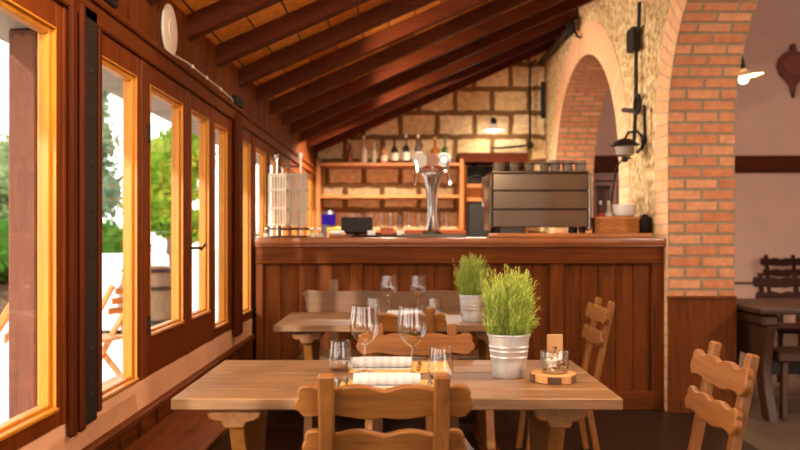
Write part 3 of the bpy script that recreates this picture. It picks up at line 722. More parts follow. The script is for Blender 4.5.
# swan neck lamp on arcade wall
p = Vector(rw(640, 152))
sl_ = thing('wall_lamp', 'black swan neck lamp with grey shade between the arches', 'lamp', (XR - .16, p.y, p.z + .02)); sl_.scale = (.86, .86, .86)
MB().lathe([(0, .10), (.05, .09), (.115, .05), (.13, .035), (.12, .035), (.04, .07), (0, .07)], 24).build('shade', M['black'], sl_)
MB().lathe([(.05, .05), (.085, .02), (.075, -.05), (.03, -.07), (0, -.07)], 20).build('glass_bell', plain('grey_glass', '#8d8278', .35), sl_)
MB().lathe([(.03, -.07), (.026, -.11), (0, -.115)], 12).build('cap', M['black'], sl_)
MB().tube([(0, 0, .09), (.03, 0, .15), (.11, 0, .16), (.16, 0, .10)], .012, 8).build('arm', M['black'], sl_)
MB().lathe([(.0, 0), (.05, 0), (.05, .02), (0, .02)], 18, mat=Matrix.Translation((.175, 0, .09)) @ Matrix.Rotation(R(-90), 4, 'Y')).build('wall_plate', M['black'], sl_)
hc = thing('hanging_cable', 'thin black cable sagging from the swan neck lamp toward the bar', 'cable', (0, 0, 0))
def at(x, y, Y): return ((x - 400) * Y / 852, Y, CAMZ - (y - 234) * Y / 852)
MB().tube([at(631, 158, 6.9), at(622, 160, 6.75), at(616, 168, 6.6), at(614, 184, 6.5), at(612, 196, 6.48), at(611, 204, 6.5)], .008, 6).build('cable', M['black'], hc)

# lamp with a lit bulb beyond the near arch
lp = thing('enamel_lamp', 'tilted cream lamp with a glowing bulb beyond the brick pillar', 'lamp', (2.66, 6.6, 2.475))
tilt = Matrix.Rotation(R(-10), 4, 'Y')
MB().lathe([(0, .05), (.025, .05), (.035, .02), (.145, -.015), (.148, -.022), (.14, -.02), (.03, .01), (0, .012)], 32, mat=tilt).build('shade', plain('cream_enamel', '#e8d3a4', .4), lp)
MB().lathe([(0, .12), (.022, .115), (.028, .04), (0, .04)], 14, mat=tilt).build('socket', M['black'], lp)
MB().tube([(0, 0, .10), (-.03, .0, .20), (-.14, 0, .26), (-.325, 0, .24)], .010, 8).build('arm', M['black'], lp)
MB().ball((0, 0, -.035), .042, 2).build('bulb', emit('bulb_glow', '#ffe2ad', 4), lp)
ld = bpy.data.lights.new('lamp_glow', 'POINT'); ld.energy = 28; ld.color = (1, .72, .42); ld.shadow_soft_size = .045
lo = bpy.data.objects.new('lamp_glow', ld); COL.objects.link(lo); lo.parent = lp; lo.location = (0, 0, -.17)

# bellows on pink wall
be = thing('fireplace_bellows', 'dark red bellows with nozzle hanging on the pink wall', 'bellows', ((793 - 400) * 10.85 / 852, 10.85, CAMZ + (234 - 68) * 10.85 / 852))
out_ = [(.0, -.31), (.025, -.30), (.035, -.23), (.09, -.16), (.17, -.08), (.20, .02), (.18, .12), (.11, .19), (.04, .215), (.03, .30), (.0, .31)]
poly = out_ + [(-x, z) for x, z in out_[-2:0:-1]]
MB().prism(poly, -.03, .035, 'XZ', .008).build('board', plain('oxblood_wood', '#5e2113', .5, noise=.2), be)
MB().prism([(x*.72, z*.62 + .02) for x, z in poly if abs(z) < .22], -.045, -.028, 'XZ', .006).build('face', plain('oxblood_rim', '#75301c', .5), be)
MB().lathe([(.028, 0), (.016, -.10), (0, -.105)], 14, (0, 0, -.28)).build('nozzle', M['iron'], be)

# round disc, cable and boxes on the window wall boards
ds = thing('wall_speaker', 'round white disc mounted on boards above the windows', 'wall speaker', (XL + .006, 3.83, 2.155))
MB().lathe([(0, 0), (.112, 0), (.118, .006), (.115, .014), (.10, .018), (0, .019)], 40, mat=Matrix.Rotation(R(90), 4, 'Y')).build('cover', plain('speaker_white', '#d9c9bb', .5), ds)
MB().lathe([(0, .018), (.055, .0185), (.052, .022), (0, .0225)], 32, mat=Matrix.Rotation(R(90), 4, 'Y')).build('centre', plain('speaker_white', '#d9c9bb', .5), ds)
ca = thing('wall_cable', 'thin pale cable running from the white disc along the beam', 'cable', (0, 0, 0))
cz = [(XL + .012, 3.86, 2.05), (XL + .014, 3.9, 2.06), (XL + .05, 4.02, 2.046), (XL + .05, 4.3, 2.046), (XL + .05, 4.7, 2.048), (XL + .045, 5.1, 2.046), (XL + .02, 5.25, 2.05)]
MB().tube(cz, .0055, 6).build('cable', plain('cable_pale', '#b9a08a', .5), ca)
for yy in (4.1, 4.4, 4.75): MB().ball((XL + .05, yy, 2.047), .011, 1).build('clip', M['white'], ca)
for (yy, lb) in ((2.93, 'black iron box on the head beam above the strapped post'), (5.35, 'small black box at the end of the pale cable on the beam')):
    jb = thing('junction_box', lb, 'junction box', (XL + .03, yy, 2.0405 if yy > 5 else 2.0405))
    MB().box((-.018, -.10, 0), (.02, .10, .06), .006).build('box', M['black'], jb)
    mb = MB()
    for q in (-.07, 0, .07): mb.ball((.02, q, .03), .012, 1)
    mb.build('screw', M['iron'], jb)

# ================================================================== FURNITURE
def scroll(s, sx):   # carved bracket outline, XZ
    return [(0, 0), (s*.02, -.005), (sx*.16, 0)]
def make_table(name, label, group, loc, W=1.35, D=.78, H=.75):
    t = thing(name, label, 'table', loc, 0, group)
    mb = MB(); n = 5; w = D / n
    for k in range(n):
        mb.box((-W/2, k*w + .0004, H - .036), (W/2, (k+1)*w - .0004, H + (0 if k % 2 else -.0006)), .0035)
    mb.build('tabletop', W_table('X'), t)
    for s in (-1, 1):
        x = s * (W/2 - .17)
        # carved bearer under the top
        pts = [(-.10, 0), (.10, 0), (.098, -.016), (.085, -.022), (.08, -.04), (.062, -.052), (.04, -.055), (.03, -.075), (-.03, -.075), (-.04, -.055), (-.062, -.052), (-.08, -.04), (-.085, -.022), (-.098, -.016)]
        MB().prism([(x + a, H - .0365 + b) for a, b in pts], .09, D - .09, 'XZ', .005).build('bearer', W_chair('Y'), t)
        # carved plank trestle with waisted outline, YZ
        pr = [(.14, H - .11), (.15, .60), (.20, .52), (.235, .42), (.215, .32), (.17, .24), (.13, .14), (.09, .075), (.09, .05), (D-.09, .05), (D-.09, .075), (D-.13, .14), (D-.17, .24), (D-.215, .32), (D-.235, .42), (D-.20, .52), (D-.15, .60), (D-.14, H - .11)]
        MB().prism(pr, x - .024, x + .024, 'YZ', .004).build('leg', W_chair('Z'), t)
        MB().box((x - .05, .05, 0), (x + .05, D - .05, .06), .01).build('foot', W_bar('Y'), t)
    MB().box((-W/2 + .19, D/2 - .02, .30), (W/2 - .19, D/2 + .02, .39), .005).build('stretcher', W_bar('X'), t)
    return t
T1 = make_table('dining_table', 'front rustic oak table with the plant and tealight', None, (-.009, 2.54, 0))
T2 = dup(T1, 'second rustic oak table behind the front one, before the bar', (-.005, 4.57, 0))

def crest(L, hh, amp):
    top = [(0, hh - .013), (.08, hh - .009), (.18, hh - .002), (.30, hh + .001), (.42, hh - .001), (.54, hh - .008), (.64, hh - .011), (.72, hh - .006), (.80, hh + .001), (.88, hh + .002), (.935, hh - .003), (.965, hh * .6), (.955, hh * .3), (.985, hh * .1), (1.0, -hh * .2), (.98, -hh * .5), (.94, -hh * .66), (.91, -hh * .9)]
    bot = [(.82, -hh + .001), (.70, -hh + .007), (.60, -hh + .009), (.48, -hh + .005), (.30, -hh - .003), (.14, -hh - .005), (0, -hh - .001)]
    half = [(a * L, b) for a, b in top + bot]
    return half + [(-a, b) for a, b in half[-2:0:-1]]
LEAN = R(11.5)
def make_chair(label, loc, rz):
    c = thing('dining_chair', label, 'chair', loc, rz)
    # seat: shaped board
    MB().prism([(-.21, .20), (.21, .20), (.225, .17), (.19, -.19), (.17, -.205), (-.17, -.205), (-.19, -.19), (-.225, .17)], .42, .45, 'XY', .006).build('seat', W_chair('Y'), c)
    for q in (-.16, .10): MB().box((-.15, q, .395), (.15, q + .05, .42), .004).build('seat_batten', W_chair('X'), c)
    for sx_ in (-1, 1):
        MB().beam((sx_*.16, .13, .415), (sx_*.185, .175, 0), .036, .036, .005).build('leg', W_chair('Z'), c)
        MB().beam((sx_*.14, -.14, .415), (sx_*.165, -.21, 0), .036, .036, .005).build('leg', W_chair('Z'), c)
    y0, z0 = -.188, .40
    tp = lambda z: y0 - (z - z0) * math.tan(LEAN)
    for sx_ in (-1, 1):
        MB().beam((sx_*.151, tp(.40), .40), (sx_*.151, tp(.875), .875), .042, .032, .006).build('back_post', W_chair('Z'), c)
    for (zc, L, hh) in ((.797, .238, .044), (.676, .221, .041)):
        m_ = Matrix.Translation((0, tp(zc) + .029, zc)) @ Matrix.Rotation(LEAN, 4, 'X')
        MB().prism(crest(L, hh, 1), -.012, .012, 'XZ', .004, mat=m_).build('crest_rail' if zc > .7 else 'lower_rail', W_chair('X'), c)
    return c
CH = make_chair('rustic chair seen from behind, pushed in at the front table', (-.042, 2.50, 0), 0)
dup(CH, 'rustic chair on the far side of the front table, facing the viewer', (.062, 3.175, 0), R(180))
dup(CH, 'rustic chair at the plant end of the front table, facing the windows', (.786, 2.735, 0), R(90))
dup(CH, 'rustic chair seen from behind, at the near side of the second table', (0, 4.53, 0), 0)
dup(CH, 'rustic chair at the end of the second table, against the bar panelling', (.86, 4.75, 0), R(90))

# bench with carved back along the bar
bn = thing('carved_bench', 'wooden bench with a carved wavy backrest before the bar', 'bench', (0, 5.62, 0))
h_ = [(.0, .842), (.15, .845), (.27, .853), (.38, .848), (.46, .843), (.55, .846), (.62, .858), (.645, .856), (.672, .825), (.655, .79), (.645, .72), (.60, .63), (0, .62)]
MB().prism(h_ + [(-a, b) for a, b in h_[-2:0:-1]], .235, .262, 'XZ', .005).build('backrest', W_bench('X'), bn)
MB().box((-.66, -.15, .415), (.66, .22, .45), .006).build('seat', W_bench('X'), bn)
for s in (-1, 1):
    MB().box((s*.455 - .03, .263, .0), (s*.455 + .03, .30, .925), .005).build('back_upright', W_bench('Z'), bn)
    MB().prism([(-.13, 0), (.2, 0), (.17, .1), (.12, .2), (.16, .32), (.2, .415), (-.13, .415), (-.09, .32), (-.05, .2), (-.10, .1)], s*.52 - .02, s*.52 + .02, 'YZ', .004).build('leg', W_bench('Z'), bn)
# fixed bench under the windows
wb = thing('window_bench', 'long wooden bench running below the windows', 'bench', (XL + .035, 0, 0))
MB().box((0, .9, .415), (.30, 4.3, .45), .006).build('seat', W_bar('Y'), wb)
for yy in (1.1, 2.4, 3.3, 4.2):
    MB().prism([(0.01, 0), (.27, 0), (.24, .15), (.27, .415), (.01, .415)], yy - .02, yy + .02, 'XZ', .004).build('leg', W_bench('Z'), wb)
MB().prism([(.27, .45), (.30, .45), (.303, .56), (.294, .60), (.272, .55)], 4.26, 4.3, 'XZ', .004).build('arm_post', W_bench('Z'), wb)

# ================================================================== ON THE TABLES
TZ = .7505
def tp1(x, y): Y = .49 * 852 / (y - 234); return ((x - 400) * Y / 852, Y, TZ)
# placemats
def placemat(label, x, y, w, d):
    o = MB().box((-w/2, -d/2, 0), (w/2, d/2, .0016)).build('placemat', M['mat'], loc=(x, y, TZ)); return tag(o, label, 'placemat', 'paper placemats')
placemat('ochre paper placemat at the near place of the front table', -.015, 2.72, .36, .27)
placemat('ochre paper placemat at the far place of the front table', .0, 3.13, .36, .25)
PZ = TZ + .0017
napm, n, l, out = newmat('striped_napkin'); b = n.new('ShaderNodeBsdfPrincipled'); b.inputs['Roughness'].default_value = .9
t_ = n.new('ShaderNodeTexCoord'); wv = n.new('ShaderNodeTexWave'); wv.inputs['Scale'].default_value = 11; wv.bands_direction = 'X'; wv.inputs['Distortion'].default_value = .3
rr = ramp(n, [(.30, lin('#c3c1c2')), (.5, lin('#d0cdcc'))]); l.new(t_.outputs['Object'], wv.inputs['Vector']); l.new(wv.outputs[0], rr.inputs[0]); l.new(rr.outputs[0], b.inputs['Base Color']); l.new(b.outputs[0], out.inputs[0])
def napkin(label, x, y, L, z=PZ, group='rolled napkins'):
    t = thing('rolled_napkin', label, 'napkin', (x, y, z), R(random.uniform(-1.5, 1.5)), group)
    prof = []
    mb = MB(); pts = []
    for i in range(9):
        u = -L/2 + L * i / 8; pts.append((u, 0, .021))
    m_ = Matrix.Diagonal((1, 1.35, 1, 1))
    mb.tube(pts, [.0185, .0205, .0208, .0204, .0207, .0205, .0208, .0205, .0185], 20, mat=m_)
    mb.build('roll', napm, t)
    mb = MB(); mb.box((-L/2 + .004, -.0395, .0), (L/2 - .004, .03, .0025), .001); mb.build('hem', napm, t)
    return t
napkin('striped white napkin roll at the near place of the front table', -.042, 2.742, .215)
napkin('striped white napkin roll at the far place of the front table', -.065, 3.10, .215)
placemat('ochre paper placemat on the second table', .03, 5.0, .36, .26)
napkin('striped white napkin roll on the second table', .03, 4.99, .205)
# napkin corner hanging toward chair
o = MB().prism([(-.06, -.075), (.0, -.125), (.08, -.07), (.02, -.045)], 0, .0015, 'XY').build('paper_napkin', M['napkin'], loc=(-.02, 2.685 + .06, PZ)); tag(o, 'flat white paper napkin corner under the near napkin roll', 'napkin')
o = MB().prism([(-.04, -.03), (.03, -.045), (.06, .01), (-.02, .03)], 0, .0015, 'XY').build('paper_napkin', M['napkin'], loc=(-.115, 2.985, TZ)); tag(o, 'flat white paper napkin under the foot of a wine glass', 'napkin')
def fork(label, x, y, rz):
    t = thing('fork', label, 'fork', (x, y, PZ), rz, 'forks on the front table')
    mb = MB(); mb.prism([(-.004, -.06), (.004, -.06), (.004, .05), (.012, .075), (.0125, .095), (-.0125, .095), (-.012, .075), (-.004, .05)], .003, .006, 'XY'); mb.build('handle', M['chrome'], t)
    mb = MB()
    for k in range(4): mb.box((-.0122 + k*.0065, .093, .003), (-.0122 + k*.0065 + .0032, .138, .0055))
    mb.build('tines', M['chrome'], t); return t
fork('steel fork close beside the near napkin roll', -.172, 2.735, R(3))
fork('steel fork farther from the near napkin roll, next to its twin', -.200, 2.73, R(5))
fork('steel fork lying beside the far napkin roll', -.195, 3.105, R(2))
def knife(label, x, y, rz):
    t = thing('knife', label, 'knife', (x, y, PZ), rz, 'knives on the front table')
    MB().prism([(-.007, 0), (.007, 0), (.009, .05), (.003, .11), (-.007, .11)], .001, .004, 'XY').build('blade', M['chrome'], t)
    MB().beam((0, 0, .006), (0, -.09, .006), .014, .010, .003).build('handle', plain('brass_handle', '#b88a3a', .35, metal=.6), t); return t
knife('table knife with yellow handle beside the near napkin roll', .095, 2.72, R(-3))
knife('table knife with yellow handle beside the far napkin roll', .07, 3.12, R(-3))
# wine glasses
def wine_prof():
    o = [(.0, .004), (.034, .0015), (.0365, .0022), (.036, .0035), (.012, .007), (.0045, .012), (.0036, .03), (.0036, .085), (.0055, .098), (.018, .106), (.036, .122), (.049, .143), (.0535, .163), (.0525, .182), (.049, .205), (.0455, .236)]
    return o
def wine(label, x, y):
    t = thing('wine_glass', label, 'wine glass', (x, y, TZ), R(random.uniform(0, 360)), 'wine glasses')
    MB().lathe(wine_prof()[9:] , 40).build('bowl', M['glass'], t, angle=80)
    MB().lathe([(.0, .094)] + [(.0036, .085), (.0055, .098), (.018, .106)][0:0] + [(.0055, .096), (.0036, .085), (.0036, .03), (.0045, .012)][::1], 20).build('stem', M['stem'], t, angle=80)
    MB().lathe([(.0045, .012), (.012, .007), (.036, .0035), (.0365, .0022), (.034, .0008), (0, .0008)], 32).build('foot', M['stem'], t, angle=80)
    MB().lathe([(.0, .100), (.0055, .098), (.018, .106)], 24).build('bowl_base', M['stem'], t, angle=80)
    MB().tube([(.0455*math.cos(a*.1745), .0455*math.sin(a*.1745), .2365) for a in range(36)], .0009, 6, closed=True).build('rim', M['stem'], t)
    return t
M['stem'] = thin_glass('glass_stem', (.96, .965, .965, 1), 4.0, .6)
wine('wine glass on the front table above the fork side of the far napkin', -.124, 3.00)
wine('wine glass on the front table above the knife side of the far napkin', .042, 2.965)
wine('wine glass on the second table, on its window side', -.067, 5.17)
wine('wine glass on the second table, on its plant side', .11, 5.17)
def tumbler(label, x, y):
    t = thing('tumbler', label, 'tumbler', (x, y, TZ + .002), 0, 'stemless tumblers')
    MB().lathe([(0, .002), (.03, .0005), (.037, .004), (.0425, .02), (.043, .035), (.0405, .065), (.036, .104)], 36).build('wall', M['glass'], t, angle=80)
    MB().lathe([(0, .006), (.03, .0055), (.036, .010)], 30).build('base', M['stem'], t, angle=80)
    MB().tube([(.036*math.cos(a*.1745), .036*math.sin(a*.1745), .1042) for a in range(36)], .0009, 6, closed=True).build('rim', M['stem'], t)
tumbler('stemless tumbler beside the far fork on the front table', -.215, 3.05)
tumbler('stemless tumbler at the knife side of the near place, front table', .137, 2.88)
tumbler('stemless tumbler on the second table, on its window side', -.155, 5.08)
tumbler('stemless tumbler on the second table, on its plant side', .205, 5.08)

# rosemary in zinc buckets
def rosemary(label, loc, seed):
    random.seed(seed)
    t = thing('potted_rosemary', label, 'potted plant', loc)
    prof = [(0, .0), (.055, 0), (.0565, .004)]
    for z in (.03, .05, .07, .09, .105):
        r = .056 + z * .105
        prof += [(r, z - .004), (r + .0022, z), (r, z + .004)] if z > .06 else [(r, z)]
    prof += [(.0715, .140), (.0755, .143), (.0755, .148), (.072, .149), (.0695, .143), (.068, .12), (.0, .12)]
    MB().lathe(prof, 44).build('bucket', M['zinc'], t)
    MB().lathe([(.0685, .120), (.068, .128), (0, .132)], 24).build('soil', M['soil'], t)
    mbs, mbf = MB(), MB(); F = []
    for k in range(330):
        a = random.uniform(0, 2*math.pi); r0 = .062 * math.sqrt(random.random())
        hgt = random.choice((random.uniform(.05, .18), random.uniform(.15, .25), random.uniform(.17, .272))) * (1 - .12 * (r0 / .062)); out_r = random.uniform(-.01, .042) * (.3 + r0 / .062)
        p0 = Vector((r0*math.cos(a), r0*math.sin(a), .128)); da = a + random.uniform(-.6, .6)
        d = Vector((math.cos(da), math.sin(da), 0)) * out_r
        pts = [p0 + d * (s ** 1.4) + Vector((random.uniform(-.004, .004), random.uniform(-.004, .004), hgt * s)) for s in (0, .25, .5, .75, 1)]
        mbs.tube(pts, [.0013, .0012, .0011, .0009, .0005], 4)
        nn = 30
        for q in range(nn):
            s = .06 + .94 * (q / nn); i = min(int(s * 4), 3); f = s * 4 - i; p = pts[i].lerp(pts[i+1], f)
            ax = (pts[i+1] - pts[i]).normalized(); th = q * 2.4 + random.uniform(-.5, .5)
            sd_ = ax.orthogonal().normalized(); sd_ = Matrix.Rotation(th, 3, ax) @ sd_
            dr = (sd_ * .85 + ax * random.uniform(.35, .9)).normalized(); L = random.uniform(.016, .028) * (1 if s < .9 else .7)
            wd_ = ax.cross(sd_).normalized() * .0012
            mbf.quad([p - wd_, p + wd_, p + dr * L + wd_ * .6, p + dr * L - wd_ * .6])
    mbs.build('stems', M['stalk'], t); mbf.build('foliage', M['rosemary'], t)
    return t
def leafmat(name, c1, c2, trans=.35):
    m, n, l, out = newmat(name); d = n.new('ShaderNodeBsdfDiffuse'); tr = n.new('ShaderNodeBsdfTranslucent'); mx = n.new('ShaderNodeMixShader'); mx.inputs[0].default_value = trans
    t = n.new('ShaderNodeTexCoord'); z = n.new('ShaderNodeTexNoise'); z.inputs['Scale'].default_value = 30 if 'rosemary' in name else 2; l.new(t.outputs['Object'], z.inputs['Vector'])
    r = ramp(n, [(.35, lin(c1)), (.65, lin(c2))]); l.new(z.outputs[0], r.inputs[0])
    l.new(r.outputs[0], d.inputs[0]); l.new(r.outputs[0], tr.inputs[0]); l.new(d.outputs[0], mx.inputs[1]); l.new(tr.outputs[0], mx.inputs[2]); l.new(mx.outputs[0], out.inputs[0]); return m
M['rosemary'] = leafmat('rosemary_leaf', '#a3bf48', '#dcea7e', .42)
M['stalk'] = plain('green_stalk', '#8a8a4a', .8)
rosemary('green rosemary in a zinc bucket on the front table', (.374, 2.93, TZ), 3)
rosemary('green rosemary in a zinc bucket on the second table', (.405, 4.80, TZ), 5)
random.seed(11)
# wood slice, tealight glass, number card
ws = thing('wood_slice', 'rough bark edged wood slice under the tealight glass', 'wood slice', (.512, 2.835, TZ))
pts = [(.074 * (1 + .07*math.sin(3*a) + random.uniform(-.04, .04)) * math.cos(a), .072 * (1 + random.uniform(-.04, .04)) * math.sin(a)) for a in [k * 2*math.pi/22 for k in range(22)]]
MB().prism(pts, 0, .027, 'XY', .002).build('slice', W_light('Z'), ws)
MB().prism([(x*.96, y*.96) for x, y in pts], .0272, .0282, 'XY').build('cut_face', wood('cut_face', '#c98a48', '#e3b070', 'Z', rough=.6), ws)
for k0, n_k in ((15, 2), (19, 2), (2, 4), (8, 4)):
    mb = MB()
    for k in range(k0, k0 + n_k):
        x, y = pts[k % 22]; x2, y2 = pts[(k+1) % 22]
        mb.prism([(x, y), (x2, y2), (x2*1.05, y2*1.05), (x*1.05, y*1.05)], 0, .024, 'XY')
    mb.build('bark', plain('bark', '#5b3f29', .9, noise=.3), ws)
tg = thing('tealight_glass', 'clear tealight glass filled with pebbles on the wood slice', 'candle glass', (.514, 2.835, TZ + .0285))
MB().lathe([(0, .001), (.043, .001), (.046, .004), (.0475, .068), (.0465, .071), (.0445, .068), (.0425, .008), (0, .007)], 36).build('glass', M['glass'], tg, angle=60)
pc = [plain('pebble_white', '#efe8dd', .6), plain('pebble_brown', '#8c5a3a', .6)]
for kind_ in (0, 1):
    mb = MB()
    for k in range(46 if kind_ == 0 else 20):
        a = random.uniform(0, 6.283); r = .034 * math.sqrt(random.random()); z = random.uniform(.013, .042)
        if kind_ == 1: a = random.uniform(-1.9, .1); r = random.uniform(.018, .036)
        mb.ball((r*math.cos(a), r*math.sin(a), z), random.uniform(.005, .0085), 1, (1, .9, .7))
    o = mb.build('pebbles', pc[kind_], tg); o['label'] = ('white pebbles', 'brown pebbles')[kind_]; o['kind'] = 'stuff'
tc_ = thing('table_number_card', 'kraft table card with the number 7 behind the tealight', 'number card', (.535, 2.945, TZ), R(-2))
MB().box((-.027, -.004, .012), (.027, .004, .143), .0012).build('card', wood('kraft_card', '#b98a58', '#cfa06a', 'Z', rough=.8), tc_)
MB().box((-.032, -.02, 0), (.032, .02, .0135), .002).build('card_foot', W_light('X'), tc_)
cu_ = bpy.data.curves.new('num', 'FONT'); cu_.body = '7'; cu_.size = .032; cu_.extrude = .0006; cu_.align_x = 'CENTER'
to = bpy.data.objects.new('num', cu_); COL.objects.link(to); bpy.context.view_layer.update()
me = bpy.data.meshes.new_from_object(to.evaluated_get(bpy.context.evaluated_depsgraph_get())); bpy.data.objects.remove(to)
me.materials.clear(); me.materials.append(M['black'])
no = bpy.data.objects.new('numeral', me); COL.objects.link(no); no.parent = tc_; no.location = (0, -.0048, .078); no.rotation_euler = (R(90), 0, 0)

# ================================================================== ROOM BEYOND THE ARCH
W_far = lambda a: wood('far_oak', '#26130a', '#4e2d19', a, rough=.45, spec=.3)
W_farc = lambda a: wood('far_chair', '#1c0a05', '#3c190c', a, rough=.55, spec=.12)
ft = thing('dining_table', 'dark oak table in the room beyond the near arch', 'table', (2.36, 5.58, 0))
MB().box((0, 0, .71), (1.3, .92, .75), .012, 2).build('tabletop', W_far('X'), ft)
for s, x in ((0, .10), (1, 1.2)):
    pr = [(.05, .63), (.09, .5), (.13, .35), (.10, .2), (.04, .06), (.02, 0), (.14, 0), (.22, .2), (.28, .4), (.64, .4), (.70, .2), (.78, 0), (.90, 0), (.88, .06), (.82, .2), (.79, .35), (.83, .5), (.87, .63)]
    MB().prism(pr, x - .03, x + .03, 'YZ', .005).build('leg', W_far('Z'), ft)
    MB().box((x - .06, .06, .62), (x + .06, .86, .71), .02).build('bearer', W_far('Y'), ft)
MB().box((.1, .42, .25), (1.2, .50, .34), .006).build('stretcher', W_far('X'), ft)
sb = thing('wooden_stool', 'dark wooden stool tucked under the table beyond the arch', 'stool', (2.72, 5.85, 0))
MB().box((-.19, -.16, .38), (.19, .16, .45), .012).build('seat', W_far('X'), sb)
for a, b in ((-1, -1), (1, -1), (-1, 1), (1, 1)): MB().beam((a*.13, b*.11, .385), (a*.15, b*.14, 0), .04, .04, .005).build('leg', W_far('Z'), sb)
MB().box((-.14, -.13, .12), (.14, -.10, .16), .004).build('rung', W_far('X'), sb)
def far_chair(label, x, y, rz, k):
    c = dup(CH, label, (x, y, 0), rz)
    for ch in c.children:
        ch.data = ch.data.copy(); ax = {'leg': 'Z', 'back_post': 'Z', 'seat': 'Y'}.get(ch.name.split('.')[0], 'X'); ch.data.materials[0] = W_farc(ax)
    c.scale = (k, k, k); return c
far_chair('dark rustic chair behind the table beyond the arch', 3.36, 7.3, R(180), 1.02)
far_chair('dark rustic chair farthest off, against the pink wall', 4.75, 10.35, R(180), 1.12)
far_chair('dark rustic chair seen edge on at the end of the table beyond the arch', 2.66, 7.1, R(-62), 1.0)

# pink display cabinet and small bottles seen through the farther arch
dc = thing('display_cabinet', 'dusky pink glazed cabinet seen through the farther arch', 'cabinet', (2.62, 10.6, 0))
MB().box((-.32, -.15, 0), (.32, .24, 1.05)).box((-.32, -.15, 1.05), (-.26, .24, 1.98)).box((.26, -.15, 1.05), (.32, .24, 1.98)).box((-.32, -.15, 1.90), (.32, .24, 1.98)).box((-.26, .2, 1.05), (.26, .24, 1.9)).box((-.26, -.12, 1.45), (.26, .2, 1.48)).build('case', plain('pink_paint', '#7c5349', .6), dc)
for x in (-.13, .13): MB().box((x - .125, -.152, 1.08), (x - .09, -.13, 1.88)).box((x + .09, -.152, 1.08), (x + .125, -.13, 1.88)).box((x - .09, -.152, 1.08), (x + .09, -.13, 1.12)).box((x - .09, -.152, 1.84), (x + .09, -.13, 1.88)).build('door_frame', plain('pink_paint', '#7c5349', .6), dc)
for x, cc, cl, lb in ((600.5, '#6a1a12', '#b53a2a', 'small bottle with a red label standing on the bar near the white bowl'), (608.5, '#c9c0b4', '#efe9e0', 'small pale bottle standing on the bar beside the red labelled one')):
    t = thing('small_bottle', lb, 'bottle', CP(x, 0, 6.575, CT + .031))
    MB().lathe([(0, 0), (.026, 0), (.027, .1), (.024, .15), (.011, .185), (.011, .235), (0, .235)], 18).build('glass', plain('sb_' + cc[1:], cc, .2), t)
    MB().lathe([(.0282, .11), (.0282, .155)], 18).build('label_band', plain('sbl_' + cl[1:], cl, .6), t)
    MB().lathe([(.0125, .22), (.0125, .25), (0, .251)], 12).build('cap', M['white'], t)

# ================================================================== OUTSIDE THE WINDOWS
gm = plain('terrace_stone', '#b5aea2', .8, noise=.08, nscale=2)
o = MB().box((-60, -25, -.3), (XL - .121, 70, -.02)).build('ground_outside', gm); tag(o, 'pale sunlit terrace outside the windows', 'terrace', kind='structure')
o = MB().prism([(XL - .13, 2.16), (XL - .13, 2.40), (XL - .72, 2.18), (XL - .72, 2.10)], YF, YB, 'XZ').build('eave_trim', plain('eave_grey', '#8f8a80', .8)); tag(o, 'grey eave overhanging the windows outside', 'eave', kind='structure')
ps = thing('porch_post', 'brown wooden post outside the large window', 'post', (-1.607, 3.68, -.02))
MB().box((-.058, -.06, 0), (.058, .06, 2.13), .006).build('shaft', wood('porch_wood', '#4a2412', '#743f25', 'Z', rough=.8), ps)
MB().box((-.09, -.09, 0), (.09, .09, .12), .01).build('foot', plain('concrete', '#9a948a', .9), ps)
M['leaf_hedge'] = leafmat('leaf_hedge', '#274c18', '#4a742c'); M['leaf_tree'] = leafmat('leaf_tree', '#566a40', '#7f9064'); M['leaf_vine'] = leafmat('leaf_vine', '#4f7a1c', '#86a436', .45)
M['leaf_pine'] = leafmat('leaf_pine', '#4a5a42', '#74856a')
def leafcloud(mb, blobs, n, size):
    for k in range(n):
        c, r = random.choice(blobs)
        u = Vector((random.gauss(0, 1), random.gauss(0, 1), random.gauss(0, 1))).normalized() * random.uniform(.55, 1.05)
        p = Vector(c) + Vector((u.x*r[0], u.y*r[1], u.z*r[2]))
        a = Vector((random.gauss(0, 1), random.gauss(0, 1), random.gauss(0, 1))).normalized(); b_ = a.orthogonal().normalized()
        s_ = size * random.uniform(.6, 1.3)
        mb.quad([p - a*s_, p + b_*s_*.55, p + a*s_, p - b_*s_*.55])
def tree(name, label, cat, loc, h, blobs, n, size, lm, group=None):
    t = thing(name, label, cat, loc, 0, group)
    mb = MB(); mb.tube([(0, 0, 0), (.05, .03, h*.4), (0, 0, h*.8)], [h*.03 + .03, h*.022 + .02, .02], 8)
    for q in range(4): 
        c, r = random.choice(blobs); mb.tube([(0, 0, h*.45), tuple(Vector(c) * .9)], [.03, .01], 5)
    mb.build('trunk', plain('tree_bark', '#5a4330', .9), t)
    mb = MB()
    for c, r in blobs: mb.ball(c, 1, 3, tuple(x*.72 for x in r), .12)
    leafcloud(mb, blobs, n, size); mb.build('crown', lm, t); return t
def T(x, Y, wx): return None
# hedge beyond terrace
hd = thing('hedge', 'clipped green hedge beyond the terrace', 'hedge', (-6.2, 14.5, -.02))
bl = [((random.uniform(-1.6, 1.6), random.uniform(-2.4, 2.4), random.uniform(.4, 1.25)), (.55, .55, .5)) for _ in range(26)]
mb = MB(); leafcloud(mb, bl, 5200, .09)
for c, r in bl: mb.ball(c, 1, 2, tuple(x*.8 for x in r), .1)
mb.build('foliage', M['leaf_hedge'], hd); MB().box((-1.2, -1.8, 0), (1.2, 1.8, .5)).build('stems', plain('tree_bark', '#5a4330', .9), hd)
tree('conifer_tree', 'tall grey green conifer far beyond the hedge', 'tree', (-12.5, 34, -.02), 9, [((0, 0, 3), (1.7, 1.7, 1.6)), ((0, 0, 5), (1.25, 1.25, 1.5)), ((0, 0, 6.8), (.8, .8, 1.4)), ((0, 0, 8.2), (.4, .4, 1))], 3500, .16, M['leaf_pine'])
